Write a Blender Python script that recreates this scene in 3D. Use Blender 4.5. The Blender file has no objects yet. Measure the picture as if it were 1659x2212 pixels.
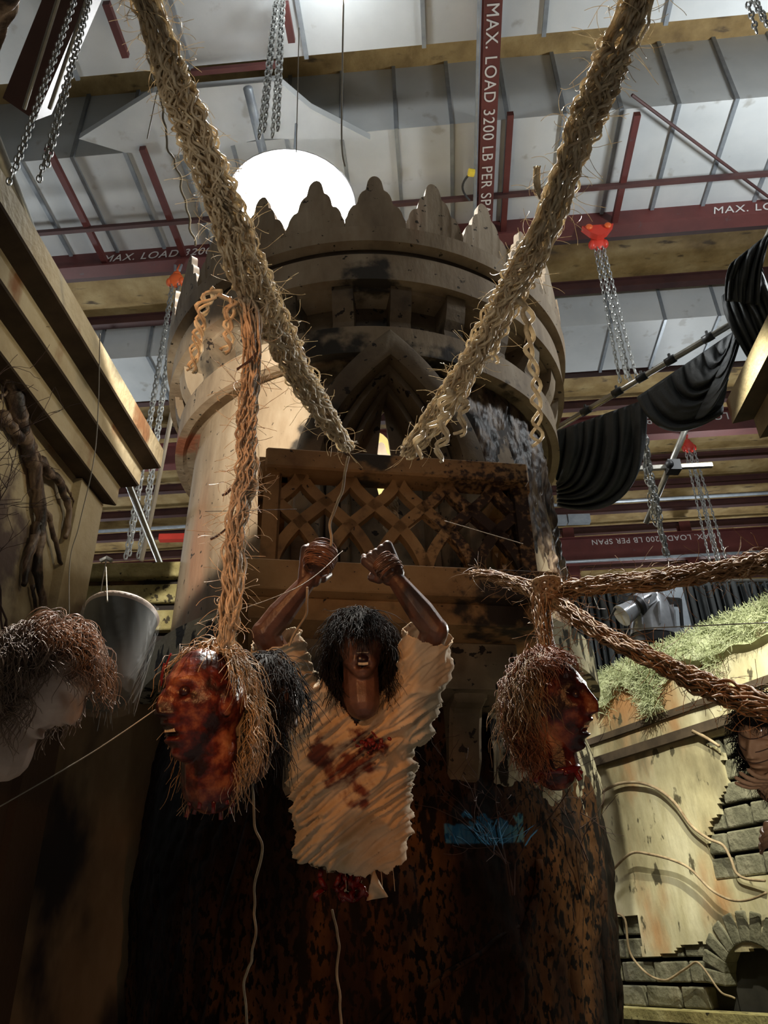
import bpy, bmesh, math, random
import numpy as np
from mathutils import Vector, Matrix, noise
R = math.radians
random.seed(7)
C = bpy.context.scene.collection
SC = bpy.context.scene
V = Vector

# ---------------------------------------------------------------- camera
F = 1700.0; CX = 829.5; CY = 1106.0; CAM = V((0, 0, 1.6))
_up = V((760 - CX, CY + 1880, -F)).normalized()          # world up seen in the camera's frame
_fw = V((0, 0, -1)); _fw = (_fw - _up * _fw.dot(_up)).normalized()
_rt = _fw.cross(_up)
RM = Matrix((_rt, _fw, _up))                              # camera frame -> world
cd = bpy.data.cameras.new('camera'); cam = bpy.data.objects.new('camera', cd); C.objects.link(cam)
cd.sensor_fit = 'HORIZONTAL'; cd.sensor_width = 36; cd.lens = F / 1659 * 36; cd.clip_end = 200; cd.clip_start = .05
cam.matrix_world = Matrix.Translation(CAM) @ RM.to_4x4()
SC.camera = cam

def ray(x, y): return RM @ V((x - CX, CY - y, -F)).normalized()
def pz(x, y, z): d = ray(x, y); return CAM + d * ((z - CAM.z) / d.z)
def py(x, y, Y): d = ray(x, y); return CAM + d * (Y / d.y)
def pd(x, y, dep): return CAM + RM @ (V((x - CX, CY - y, -F)) * (dep / F))
def proj(p):
    c = RM.transposed() @ (V(p) - CAM); return (CX + F * c.x / -c.z, CY - F * c.y / -c.z)

# ---------------------------------------------------------------- light
SC.view_settings.view_transform = 'Standard'; SC.view_settings.look = 'None'
SC.view_settings.gamma = 1; SC.view_settings.use_curve_mapping = False
SC.view_settings.exposure = 0.0
w = bpy.data.worlds.new('world'); SC.world = w; w.use_nodes = True
w.node_tree.nodes['Background'].inputs[0].default_value = (.55, .6, .65, 1)
w.node_tree.nodes['Background'].inputs[1].default_value = 0.03

def lamp(kind, name, loc, energy, col, size=.1, target=None, angle=40, blend=.3):
    l = bpy.data.lights.new(name, kind); o = bpy.data.objects.new(name, l); C.objects.link(o)
    o.location = loc; l.energy = energy; l.color = col
    if kind == 'AREA': l.shape = 'DISK'; l.size = size
    else: l.shadow_soft_size = size
    if kind == 'SPOT': l.spot_size = R(angle); l.spot_blend = blend
    if target is not None:
        o.rotation_euler = (V(target) - V(loc)).to_track_quat('-Z', 'Y').to_euler()
    return o
COOL = (.93, .98, 1.0); WARM = (1, .82, .58); ORANGE = (1, .40, .12)
# warehouse ambience: unseen high bays, plus points added to brighten swags and ropes
for i, (x, y, z, e) in enumerate([(-7, 13, 8.2, 330), (7, 14, 8.2, 360), (-9, 21, 8.4, 300), (0, 20, 8.0, 340), (9, 21, 8.4, 340), (5.4, 5.2, 8.4, 420), (-7, 7.5, 8.4, 140), (.3, .8, 8.8, 40)]):
    lamp('POINT', 'high_bay_fill', (x, y, z), e, COOL, .3)
lamp('SPOT', 'orange_front_spot', (-1.0, -.5, 3.2), 120, ORANGE, .02, pd(735, 1650, 2.5), 22, .3)
lamp('SPOT', 'orange_side_spot', (1.0, -.7, 1.8), 60, ORANGE, .02, pd(1200, 1540, 1.9), 17, .5)
lamp('SPOT', 'moss_spot', (1.0, 3.7, 5.6), 900, (1, 1, .84), .04, py(1450, 1470, 6.2), 36, .5)
lamp('SPOT', 'balcony_spot', (1.5, -.6, 2.2), 34, (1, .45, .17), .03, py(860, 1165, 4.2), 21, .5)
lamp('SPOT', 'base_orange_spot', (1.3, .2, 1.2), 60, (1, .42, .14), .05, (.0, 4.9, .8), 50, .7)
lamp('SPOT', 'corner_orange_spot', (.2, .3, 2.2), 30, (1, .5, .2), .03, py(150, 1960, 4.6), 22, .7)
lamp('SPOT', 'warm_left_spot', (-1.15, 2.5, 4.9), 520, (1, .92, .78), .04, py(415, 1010, 5.6), 50, .3)
lamp('SPOT', 'wall_left_spot', (1.0, 2.2, 5.3), 120, (1, .86, .58), .05, py(110, 860, 3.6), 40, .9)
lamp('SPOT', 'right_wall_spot', (1.85, 3.3, 5.7), 1250, (1, .99, .76), .03, py(1690, 1740, 5.2), 46, .7)
lamp('SPOT', 'dummy_spot', (1.1, .3, 2.0), 60, (1, .86, .66), .03, pd(1650, 1650, 3.0), 13, .6)
lamp('SPOT', 'rope_front_spot', (-1.1, -.9, 2.2), 44, (1, .86, .68), .03, pd(520, 820, 1.7), 34, .7)
lamp('SPOT', 'rim_spot', (3.3, 5.4, 4.4), 560, (1, .98, .90), .06, pd(900, 1450, 3.0), 50, .5)
lamp('SPOT', 'rope_back_spot', (-.2, 3.4, 8.4), 4200, (1, .97, .88), .1, (.0, 1.7, 3.4), 34, .6)

# ---------------------------------------------------------------- helpers
def tag(o, label=None, cat=None, group=None, kind=None):
    if label: o['label'] = label
    if cat: o['category'] = cat
    if group: o['group'] = group
    if kind: o['kind'] = kind
    return o
WL = {}
def thing(name, loc, label, cat, group=None):
    o = bpy.data.objects.new(name, None); C.objects.link(o); o.empty_display_size = .1
    o.location = loc; WL[o.name] = V(loc); tag(o, label, cat, group); return o

class MB:
    def __init__(s): s.v = []; s.f = []; s.m = []; s.cm = 0
    def add(s, vs, fs):
        n = len(s.v); s.v += [tuple(v) for v in vs]; s.f += [tuple(i + n for i in f) for f in fs]; s.m += [s.cm] * len(fs); return s
    def box(s, c, h, M=None):
        c = V(c); pts = []
        for i in (-1, 1):
            for j in (-1, 1):
                for k in (-1, 1):
                    p = V((i * h[0], j * h[1], k * h[2])); p = (M @ p) if M else p; pts.append(c + p)
        return s.add(pts, [(0, 1, 3, 2), (4, 6, 7, 5), (0, 4, 5, 1), (2, 3, 7, 6), (0, 2, 6, 4), (1, 5, 7, 3)])
    def bar(s, a, b, wd, ht, up=V((0, 0, 1))):
        a = V(a); b = V(b); d = b - a; L = d.length; d.normalize(); sd = d.cross(up).normalized(); u = sd.cross(d)
        return s.box((a + b) / 2, (wd / 2, L / 2, ht / 2), Matrix((sd, d, u)).transposed())
    def tube(s, pts, rad, sides=6, cap=True):
        pts = [V(p) for p in pts]; n = len(pts)
        if not hasattr(rad, '__len__'): rad = [rad] * n
        t = (pts[1] - pts[0]).normalized(); a = t.orthogonal().normalized(); vs = []
        for i in range(n):
            if i: t2 = (pts[min(i + 1, n - 1)] - pts[i - 1]); t2 = t2.normalized() if t2.length > 1e-9 else t
            else: t2 = t
            a = (a - t2 * a.dot(t2)); a = a.normalized() if a.length > 1e-6 else t2.orthogonal().normalized()
            b = t2.cross(a); t = t2
            for k in range(sides):
                q = 2 * math.pi * k / sides; vs.append(pts[i] + (a * math.cos(q) + b * math.sin(q)) * rad[i])
        fs = [(i * sides + k, i * sides + (k + 1) % sides, (i + 1) * sides + (k + 1) % sides, (i + 1) * sides + k) for i in range(n - 1) for k in range(sides)]
        if cap: fs += [tuple(range(sides))[::-1], tuple((n - 1) * sides + k for k in range(sides))]
        return s.add(vs, fs)
    def grid(s, rows, close_u=False):
        nr = len(rows); nc = len(rows[0]); vs = [p for r in rows for p in r]; fs = []
        for i in range(nr - 1):
            for j in range(nc if close_u else nc - 1):
                k = (j + 1) % nc; fs.append((i * nc + j, i * nc + k, (i + 1) * nc + k, (i + 1) * nc + j))
        return s.add(vs, fs)
    def lathe(s, prof, c=(0, 0, 0), n=48, a0=0, a1=2 * math.pi, axis=None):
        full = abs(a1 - a0 - 2 * math.pi) < 1e-6; c = V(c); rows = []
        for r, z in prof:
            rows.append([c + V((r * math.sin(a0 + (a1 - a0) * k / n), -r * math.cos(a0 + (a1 - a0) * k / n), z)) for k in range(n if full else n + 1)])
        return s.grid(rows, full)
    def prism(s, poly, c, ax, ay, an, th):           # polygon in plane (ax, ay), thickness th along an
        c = V(c); n = len(poly)
        vs = [c + ax * x + ay * y - an * th / 2 for x, y in poly] + [c + ax * x + ay * y + an * th / 2 for x, y in poly]
        fs = [tuple(range(n))[::-1], tuple(range(n, 2 * n))] + [(i, (i + 1) % n, n + (i + 1) % n, n + i) for i in range(n)]
        return s.add(vs, fs)
    def ell(s, c, r, M=None, n=14):
        c = V(c); rows = []
        for i in range(n + 1):
            t = math.pi * i / n; row = []
            for j in range(n * 2):
                p = V((r[0] * math.sin(t) * math.cos(math.pi * j / n), r[1] * math.sin(t) * math.sin(math.pi * j / n), r[2] * math.cos(t)))
                row.append(c + ((M @ p) if M else p))
            rows.append(row)
        return s.grid(rows, True)
    def cap2(s, a, b, ra, rb):                         # tapered capsule
        a = V(a); b = V(b); d = b - a; L = max(d.length, 1e-5); pts = []; rr = []
        dn = d / L
        for k in range(5): q = -math.pi / 2 + math.pi / 2 * k / 4; pts.append(a + dn * ra * math.sin(q)); rr.append(max(ra * math.cos(q), .0004))
        for k in range(5): q = math.pi / 2 * k / 4; pts.append(b + dn * rb * math.sin(q)); rr.append(max(rb * math.cos(q), .0004))
        return s.tube(pts, rr, 12)
    def build(s, name, mats, parent=None, smooth=False, origin=None, label=None, cat=None, group=None, kind=None, auto=None):
        me = bpy.data.meshes.new(name)
        A = np.array(s.v, dtype=float)
        if origin is None:
            lo = A.min(0); hi = A.max(0); origin = V(((lo[0] + hi[0]) / 2, (lo[1] + hi[1]) / 2, lo[2]))
        origin = V(origin)
        me.from_pydata((A - np.array(origin)).tolist(), [], s.f)
        if not isinstance(mats, (list, tuple)): mats = [mats]
        for m in mats: me.materials.append(m)
        if any(s.m): me.polygons.foreach_set('material_index', s.m)
        if smooth: me.polygons.foreach_set('use_smooth', [True] * len(s.f))
        bm = bmesh.new(); bm.from_mesh(me); bmesh.ops.recalc_face_normals(bm, faces=bm.faces); bm.to_mesh(me); bm.free()
        if auto: me.set_sharp_from_angle(angle=R(auto))
        o = bpy.data.objects.new(name, me); C.objects.link(o)
        base = V((0, 0, 0))
        if parent is not None: o.parent = parent; base = WL[parent.name]
        o.location = origin - base; WL[o.name] = origin
        return tag(o, label, cat, group, kind)

def remesh(mb, voxel, smooth_it=4, fac=.6):            # one continuous surface out of overlapping solids
    me = bpy.data.meshes.new('tmp'); me.from_pydata(mb.v, [], mb.f)
    bm = bmesh.new(); bm.from_mesh(me); bmesh.ops.recalc_face_normals(bm, faces=bm.faces); bm.to_mesh(me); bm.free()
    o = bpy.data.objects.new('tmp', me); C.objects.link(o)
    m = o.modifiers.new('r', 'REMESH'); m.mode = 'VOXEL'; m.voxel_size = voxel
    if smooth_it: k = o.modifiers.new('s', 'SMOOTH'); k.factor = fac; k.iterations = smooth_it
    dg = bpy.context.evaluated_depsgraph_get(); dg.update()
    e = bpy.data.meshes.new_from_object(o.evaluated_get(dg))
    vs = [v.co.copy() for v in e.vertices]; fs = [tuple(p.vertices) for p in e.polygons]; ns = [v.normal.copy() for v in e.vertices]
    bpy.data.objects.remove(o); bpy.data.meshes.remove(me); bpy.data.meshes.remove(e)
    return vs, fs, ns

# ---------------------------------------------------------------- materials
MATS = {}
def mk(name, cols, scale=3, detail=6, rough=.8, metal=0, bump=0, bscale=None, stretch=(1, 1, 1), spots=None, dist=0, transl=0, alpha=1, rot=(0, 0, 0), masks=(), sss=0, spec=.5, ncont=.5):
    """cols: ramp [(pos,(r,g,b))] on noise; spots: [(scale, threshold, colour, softness, stretch)]; masks: [(centre, radius, colour, noisescale)]"""
    m = bpy.data.materials.new(name); m.use_nodes = True; nt = m.node_tree; N = nt.nodes; L = nt.links
    b = N['Principled BSDF']; b.inputs['Roughness'].default_value = rough; b.inputs['Metallic'].default_value = metal
    b.inputs['Specular IOR Level'].default_value = spec
    g = N.new('ShaderNodeNewGeometry')
    mp = N.new('ShaderNodeMapping'); mp.inputs['Scale'].default_value = stretch; mp.inputs['Rotation'].default_value = rot
    L.new(g.outputs['Position'], mp.inputs[0])
    nz = N.new('ShaderNodeTexNoise'); nz.inputs['Scale'].default_value = scale; nz.inputs['Detail'].default_value = detail; nz.inputs['Distortion'].default_value = dist; nz.inputs['Roughness'].default_value = .6
    L.new(mp.outputs[0], nz.inputs['Vector'])
    rp = N.new('ShaderNodeValToRGB'); e = rp.color_ramp.elements
    while len(e) < len(cols): e.new(.5)
    for i, (p, c) in enumerate(cols): e[i].position = p; e[i].color = (*c, 1)
    L.new(nz.outputs[0], rp.inputs[0]); out = rp.outputs[0]
    def mixc(fac, col, prev):
        mx = N.new('ShaderNodeMix'); mx.data_type = 'RGBA'; L.new(fac, mx.inputs[0]); L.new(prev, mx.inputs[6]); mx.inputs[7].default_value = (*col, 1); return mx.outputs[2]
    def sm(src, lo, hi):
        mr = N.new('ShaderNodeMapRange'); mr.interpolation_type = 'SMOOTHSTEP'; mr.inputs[1].default_value = lo; mr.inputs[2].default_value = hi; L.new(src, mr.inputs[0]); return mr.outputs[0]
    for (sc, th, col, soft, st) in (spots or []):
        m2 = N.new('ShaderNodeMapping'); m2.inputs['Scale'].default_value = st; L.new(g.outputs['Position'], m2.inputs[0])
        n2 = N.new('ShaderNodeTexNoise'); n2.inputs['Scale'].default_value = sc; n2.inputs['Detail'].default_value = 5; L.new(m2.outputs[0], n2.inputs['Vector'])
        out = mixc(sm(n2.outputs[0], th, th + soft), col, out)
    for (cen, rad, col, sc, th) in masks:
        vd = N.new('ShaderNodeVectorMath'); vd.operation = 'DISTANCE'; L.new(g.outputs['Position'], vd.inputs[0]); vd.inputs[1].default_value = tuple(cen)
        n2 = N.new('ShaderNodeTexNoise'); n2.inputs['Scale'].default_value = sc; n2.inputs['Detail'].default_value = 7; L.new(g.outputs['Position'], n2.inputs['Vector'])
        ma = N.new('ShaderNodeMath'); ma.operation = 'MULTIPLY_ADD'; L.new(vd.outputs['Value'], ma.inputs[0]); ma.inputs[1].default_value = -.5 / rad; L.new(n2.outputs[0], ma.inputs[2])
        out = mixc(sm(ma.outputs[0], th - .52, th - .28), col, out)
    L.new(out, b.inputs['Base Color'])
    if bump:
        n3 = N.new('ShaderNodeTexNoise'); n3.inputs['Scale'].default_value = bscale or scale * 4; n3.inputs['Detail'].default_value = 8; L.new(mp.outputs[0], n3.inputs['Vector'])
        bp = N.new('ShaderNodeBump'); bp.inputs['Strength'].default_value = 1; bp.inputs['Distance'].default_value = bump; L.new(n3.outputs[0], bp.inputs['Height']); L.new(bp.outputs[0], b.inputs['Normal'])
    if transl:
        t = N.new('ShaderNodeBsdfTranslucent'); L.new(out, t.inputs[0]); mx = N.new('ShaderNodeMixShader'); mx.inputs[0].default_value = transl
        L.new(b.outputs[0], mx.inputs[1]); L.new(t.outputs[0], mx.inputs[2]); L.new(mx.outputs[0], N['Material Output'].inputs[0])
    if alpha < 1: b.inputs['Alpha'].default_value = alpha
    if sss: b.inputs['Subsurface Weight'].default_value = sss; b.inputs['Subsurface Radius'].default_value = (.02, .008, .004)
    return m
def plain(name, c, rough=.6, metal=0, emit=0):
    m = mk(name, [(0, tuple(x * .85 for x in c)), (1, tuple(min(x * 1.15, 1) for x in c))], 8, rough=rough, metal=metal)
    if emit:
        b = m.node_tree.nodes['Principled BSDF']; b.inputs['Emission Color'].default_value = (*c, 1); b.inputs['Emission Strength'].default_value = emit
    return m
CREAM = [(.3, (.20, .135, .08)), (.5, (.38, .28, .18)), (.7, (.52, .42, .30))]
M = dict(
 duct=mk('white_sheet_metal', [(.3, (.50, .53, .54)), (.7, (.66, .68, .68))], .8, rough=.45, metal=.0, bump=.01, bscale=1.2, spots=[(3, .62, (.42, .42, .40), .1, (1, 1, 1))]),
 rib=mk('galvanised_rib', [(.3, (.22, .25, .28)), (.7, (.34, .37, .4))], 6, rough=.4, metal=.3),
 insul=mk('yellow_insulation', [(.3, (.18, .11, .035)), (.5, (.36, .24, .09)), (.7, (.50, .37, .17))], 1.6, 8, rough=.7, bump=.04, bscale=3, spots=[(2.2, .6, (.10, .065, .03), .12, (1, 3, 1))]),
 red=mk('red_primer_steel', [(.3, (.085, .02, .018)), (.7, (.14, .035, .03))], 2, rough=.55, spots=[(9, .66, (.1, .05, .05), .1, (1, 1, 1))]),
 redd=mk('dark_red_steel', [(.3, (.05, .02, .02)), (.7, (.09, .035, .03))], 2, rough=.6),
 white=plain('white_paint', (.62, .6, .58), .6),
 conc=mk('grey_wall', [(.3, (.1, .1, .1)), (.7, (.18, .17, .16))], 1),
 chain=mk('steel_chain', [(.3, (.35, .35, .33)), (.7, (.6, .6, .58))], 20, rough=.35, metal=.8),
 steel=mk('pipe_steel', [(.3, (.3, .28, .24)), (.7, (.5, .48, .42))], 9, rough=.35, metal=.7),
 dark=mk('black_metal', [(.3, (.012, .012, .013)), (.7, (.03, .03, .03))], 9, rough=.45),
 orange=plain('orange_hook_paint', (.75, .13, .03), .4),
 hookred=plain('red_hook_paint', (.6, .05, .03), .4),
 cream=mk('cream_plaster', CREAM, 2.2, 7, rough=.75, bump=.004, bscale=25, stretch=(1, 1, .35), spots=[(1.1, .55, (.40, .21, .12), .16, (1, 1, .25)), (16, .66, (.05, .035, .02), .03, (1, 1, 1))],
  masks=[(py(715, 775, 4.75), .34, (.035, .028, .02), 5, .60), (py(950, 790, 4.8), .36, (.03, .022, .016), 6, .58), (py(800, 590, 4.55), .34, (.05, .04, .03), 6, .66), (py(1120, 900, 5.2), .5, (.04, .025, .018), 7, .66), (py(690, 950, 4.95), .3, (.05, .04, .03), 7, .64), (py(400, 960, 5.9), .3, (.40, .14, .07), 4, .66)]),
 paint=mk('dark_groove_paint', [(.3, (.035, .022, .012)), (.7, (.09, .06, .035))], 5, 6, rough=.8),
 creamf=mk('sooty_shaded_plaster', [(.3, (.10, .065, .038)), (.5, (.20, .14, .085)), (.7, (.32, .25, .165))], 1.7, 7, rough=.75, bump=.004, bscale=25, spots=[(1.5, .55, (.045, .035, .025), .12, (1, 1, 1)), (14, .63, (.02, .012, .008), .02, (1, 1, 1))]),  # sooty tone, also standing in for shade under the balcony
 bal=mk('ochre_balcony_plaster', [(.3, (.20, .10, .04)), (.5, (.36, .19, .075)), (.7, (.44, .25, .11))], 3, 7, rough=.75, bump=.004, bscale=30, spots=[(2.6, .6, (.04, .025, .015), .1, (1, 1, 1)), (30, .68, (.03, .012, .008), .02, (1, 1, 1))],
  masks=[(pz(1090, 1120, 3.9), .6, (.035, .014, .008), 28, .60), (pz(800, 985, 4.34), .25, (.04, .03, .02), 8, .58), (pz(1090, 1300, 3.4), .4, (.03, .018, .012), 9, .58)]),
 bark=mk('peeling_bark', [(.40, (.02, .013, .009)), (.5, (.10, .06, .04)), (.58, (.26, .18, .12)), (.68, (.10, .062, .042))], 5, 9, rough=.5, bump=.05, bscale=7, stretch=(1, 1, .4), dist=1.2),
 rock=mk('root_covered_base', [(.38, (.006, .004, .003)), (.5, (.025, .011, .006)), (.66, (.12, .052, .018))], 1.4, 9, rough=.85, spec=.15, bump=.012, bscale=16, stretch=(1, 1, .35), spots=[(.9, .56, (.012, .008, .006), .12, (1, 1, .6)), (9, .56, (.008, .005, .004), .06, (1, 1, .4)), (34, .52, (.006, .004, .003), .06, (1, 1, .5))]),
 speck=mk('speckled_plaster', [(.3, (.35, .30, .2)), (.7, (.58, .52, .38))], 4, 8, rough=.7, bump=.008, bscale=18, spots=[(9, .5, (.02, .014, .008), .04, (1, 1, .5))]),
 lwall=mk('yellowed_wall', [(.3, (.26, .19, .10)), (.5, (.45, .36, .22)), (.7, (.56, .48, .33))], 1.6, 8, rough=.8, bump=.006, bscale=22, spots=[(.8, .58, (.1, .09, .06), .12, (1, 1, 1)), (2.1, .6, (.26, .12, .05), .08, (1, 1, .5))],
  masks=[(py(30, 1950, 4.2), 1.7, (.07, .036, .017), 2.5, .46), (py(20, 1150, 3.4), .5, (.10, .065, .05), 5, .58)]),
 lowall=mk('streaked_brown_wall', [(.3, (.08, .045, .02)), (.5, (.2, .12, .055)), (.7, (.3, .2, .1))], 1.5, 8, rough=.8, stretch=(1, 1, .35), spots=[(1.2, .5, (.02, .013, .01), .1, (1, 1, .4))]),
 block=mk('mossy_block', [(.3, (.16, .14, .05)), (.5, (.34, .29, .12)), (.7, (.5, .44, .22))], 5, 8, rough=.85, bump=.01, bscale=25, spots=[(12, .62, (.05, .04, .02), .04, (1, 1, 1))]),
 rwall=mk('greenish_plaster', [(.32, (.20, .16, .08)), (.5, (.46, .40, .24)), (.66, (.64, .58, .40))], 1.8, 8, rough=.8, bump=.006, bscale=18, stretch=(1, 1, .4), spots=[(1.3, .53, (.40, .20, .08), .14, (1, 1, .5)), (2.4, .56, (.19, .16, .09), .12, (1, 1, .35)), (9, .62, (.09, .075, .04), .05, (1, 1, .5))]),
 brick=mk('grey_green_brick', [(.3, (.07, .065, .04)), (.5, (.14, .13, .085)), (.7, (.22, .2, .14))], 6, 8, rough=.9, bump=.015, bscale=20),
 gap=mk('dark_mortar', [(.3, (.012, .01, .008)), (.7, (.03, .026, .02))], 8, rough=.9),
 jute=mk('blond_jute', [(.3, (.45, .34, .21)), (.5, (.72, .60, .42)), (.72, (.9, .82, .65))], 40, 4, rough=.36, transl=.4, stretch=(1, 1, 1)),
 juteb=mk('auburn_jute', [(.3, (.14, .07, .03)), (.5, (.34, .19, .09)), (.72, (.55, .38, .21))], 40, 4, rough=.5, transl=.2),
 black=mk('black_drape', [(.3, (.03, .034, .036)), (.7, (.07, .076, .08))], 3, rough=.6, bump=.003, bscale=60),
 blackd=mk('dark_backdrop_cloth', [(.3, (.03, .034, .035)), (.7, (.055, .06, .06))], 3, rough=.8),
 moss=mk('pale_green_moss', [(.3, (.34, .38, .18)), (.5, (.56, .60, .36)), (.7, (.76, .78, .55))], 14, 5, rough=.7, transl=.3),
 vine=mk('tan_vine', [(.3, (.16, .10, .05)), (.7, (.42, .32, .2))], 12, rough=.7),
 twig=mk('dark_twig', [(.3, (.03, .015, .012)), (.7, (.08, .04, .03))], 12, rough=.8),
 skin=mk('brown_skin', [(.3, (.05, .02, .013)), (.6, (.12, .055, .036))], 14, 6, rough=.42, bump=.0015, bscale=90, sss=.1),
 gore=mk('bloodied_skin', [(.44, (.015, .003, .002)), (.52, (.075, .010, .006)), (.60, (.20, .06, .025)), (.74, (.36, .17, .08))], 13, 6, rough=.32, bump=.003, bscale=60, sss=.05, spec=.35),
 pale=mk('pale_skin', [(.3, (.34, .24, .18)), (.7, (.52, .4, .33))], 12, 6, rough=.45, bump=.001, bscale=80, sss=.1),
 mask=mk('tan_wrapped_skin', [(.3, (.32, .17, .10)), (.7, (.5, .3, .19))], 12, 6, rough=.6),
 blood=mk('wet_blood', [(.3, (.05, .002, .002)), (.7, (.18, .012, .01))], 20, rough=.18),
 mouth=plain('dark_mouth', (.02, .003, .003), .3),
 tooth=plain('tooth_enamel', (.55, .48, .36), .3),
 hairk=mk('black_hair', [(.3, (.005, .004, .004)), (.7, (.016, .012, .010))], 30, rough=.65, spec=.12),
 hairb=mk('brown_hair', [(.3, (.08, .045, .03)), (.7, (.30, .20, .14))], 30, rough=.45),
 hairg=mk('dirty_blond_hair', [(.3, (.14, .08, .035)), (.7, (.42, .29, .16))], 30, rough=.45, transl=.15),
 haira=mk('auburn_hair', [(.3, (.10, .03, .015)), (.7, (.36, .16, .08))], 30, rough=.45, transl=.15),
 film=mk('plastic_film', [(.3, (.5, .5, .48)), (.7, (.8, .8, .78))], 20, rough=.3, alpha=.05),
 drum=mk('dark_drum', [(.3, (.03, .03, .026)), (.7, (.10, .095, .08))], 6, rough=.6, stretch=(1, 1, .15)),
 silver=mk('grey_lamp_housing', [(.3, (.36, .37, .40)), (.7, (.52, .53, .56))], 12, rough=.28, metal=.15),
 yellow=mk('yellow_painted_flat', [(.3, (.62, .45, .13)), (.7, (.75, .58, .22))], 2, rough=.7),
 wire=plain('thin_wire', (.3, .26, .2), .5),
 lampw=plain('lamp_lens', (1, 1, .97), .5, emit=30),
)
# ================================================================ warehouse
BF = V((math.sin(R(4)), math.cos(R(4)), 0)); BR = V((math.cos(R(4)), -math.sin(R(4)), 0)); ZU = V((0, 0, 1))
BM = Matrix((BR, BF, ZU)).transposed()
def bp(u, v, z): return BR * u + BF * v + ZU * z
def vof(x, y, z): return pz(x, y, z).dot(BF)
def uof(x, y, z): return pz(x, y, z).dot(BR)
def bbox(mb, u0, u1, v0, v1, z0, z1): return mb.box(bp((u0 + u1) / 2, (v0 + v1) / 2, (z0 + z1) / 2), ((u1 - u0) / 2, (v1 - v0) / 2, (z1 - z0) / 2), BM)

ZR = 12.4
b = MB(); bbox(b, -20, 20, -6, 30, -.2, 0); b.build('floor', M['conc'], kind='structure')
# quilted insulation batts under the roof, sagging between the purlins
b = MB(); rows = []
for i in range(109):
    v = -6 + 36 * i / 108; rows.append([bp(-20 + 40 * j / 40, v, ZR - .10 * abs(math.sin(math.pi * v / 1.2)) + .03 * noise.noise(V((j, i * .5, 0)))) for j in range(41)])
b.grid(rows); bbox(b, -20, 20, -6, 30, ZR + .1, ZR + .3)
b.build('ceiling', M['insul'], smooth=True, kind='structure')
for nm, a in (('wall_back', (-20, 20, 29.8, 30)), ('wall_front', (-20, 20, -6, -5.8)), ('wall_left', (-20, -19.8, -6, 30)), ('wall_right', (19.8, 20, -6, 30))):
    b = MB(); bbox(b, *a, 0, ZR); b.build(nm, M['conc'] if nm != 'wall_back' else M['insul'], kind='structure')

# purlins running across the hall
pv = [v for v in (5.9, 7.1, 8.3, 9.5, 10.7, 11.9, 13.1, 14.3, 15.5, 16.7, 17.9, 19.1, 20.3, 21.5, 22.7, 23.9, 25.1)]
for i, v in enumerate(pv):
    b = MB(); bbox(b, -16, 16, v - .07, v + .07, ZR - .34, ZR - .32); bbox(b, -16, 16, v - .015, v + .015, ZR - .32, ZR - .12); bbox(b, -16, 16, v - .06, v + .06, ZR - .14, ZR - .12)
    b.build('roof_purlin', M['redd'], label='dark red roof purlin crossing below the yellow insulation', cat='purlin', group='roof purlins')

def text_mesh(s, size, mat, parent, origin, ex, ey, name='lettering', shear=0, right=False):
    cu = bpy.data.curves.new('txt', 'FONT'); cu.body = s; cu.size = size; cu.extrude = .002; cu.shear = shear; cu.space_character = 1.1
    cu.align_x = 'RIGHT' if right else 'LEFT'
    to = bpy.data.objects.new('txt', cu); C.objects.link(to); dg = bpy.context.evaluated_depsgraph_get(); dg.update()
    me = bpy.data.meshes.new_from_object(to.evaluated_get(dg)); bpy.data.objects.remove(to)
    en = ex.cross(ey); mm = Matrix((ex, ey, en)).transposed().to_4x4(); me.transform(mm); me.materials.clear(); me.materials.append(mat)
    me.name = name
    o = bpy.data.objects.new(name, me); C.objects.link(o); o.parent = parent; o.location = V(origin) - WL[parent.name]; WL[o.name] = V(origin); return o

# --- main cross beams with white lettering
def cross_beam(v, z0, h, u0, u1, label, texts):
    t = thing('steel_beam', bp(0, v, z0), label, 'steel beam', 'main cross beams')
    b = MB(); bbox(b, u0, u1, v - .11, v + .11, z0, z0 + .03); bbox(b, u0, u1, v - .11, v + .11, z0 + h - .03, z0 + h); b.build('flange', M['red'], t)
    b = MB(); bbox(b, u0, u1, v - .02, v + .02, z0 + .03, z0 + h - .03); b.build('web', M['red'], t)
    for (s, u, size, flip) in texts:
        if flip: text_mesh(s, size, M['white'], t, bp(u, v - .026, z0 + h - .08), -BR, -ZU)
        else: text_mesh(s, size, M['white'], t, bp(u, v - .03, z0 + .155), BR, ZU, shear=.25)
    return t
Z1 = 10.6
v1 = vof(700, 548, Z1)
cross_beam(v1, Z1, .46, -14, 14, 'dark red steel beam passing behind the tower crown, white load lettering on it',
    [('MAX. LOAD 3200 LB PER SPAN', uof(222, 580, Z1 + .1), .2, False), ('MAX. LOAD 3200 LB PER SPAN', uof(1531, 499, Z1 + .1), .2, False)])
v2 = vof(1400, 945, Z1)
cross_beam(v2, Z1, .55, -14, 14, 'dark red steel beam behind the black swag, its lettering upside down', [('MAX. LOAD 3200 LB PER SPAN', uof(1640, 925, Z1 + .3), .24, True)])
v3 = vof(1400, 1210, Z1)
cross_beam(v3, Z1, .75, -15, 15, 'farthest dark red steel beam, just above the backdrop curtain', [('MAX. LOAD 3200 LB PER SPAN', uof(1545, 1190, Z1 + .3), .22, True)])

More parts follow.
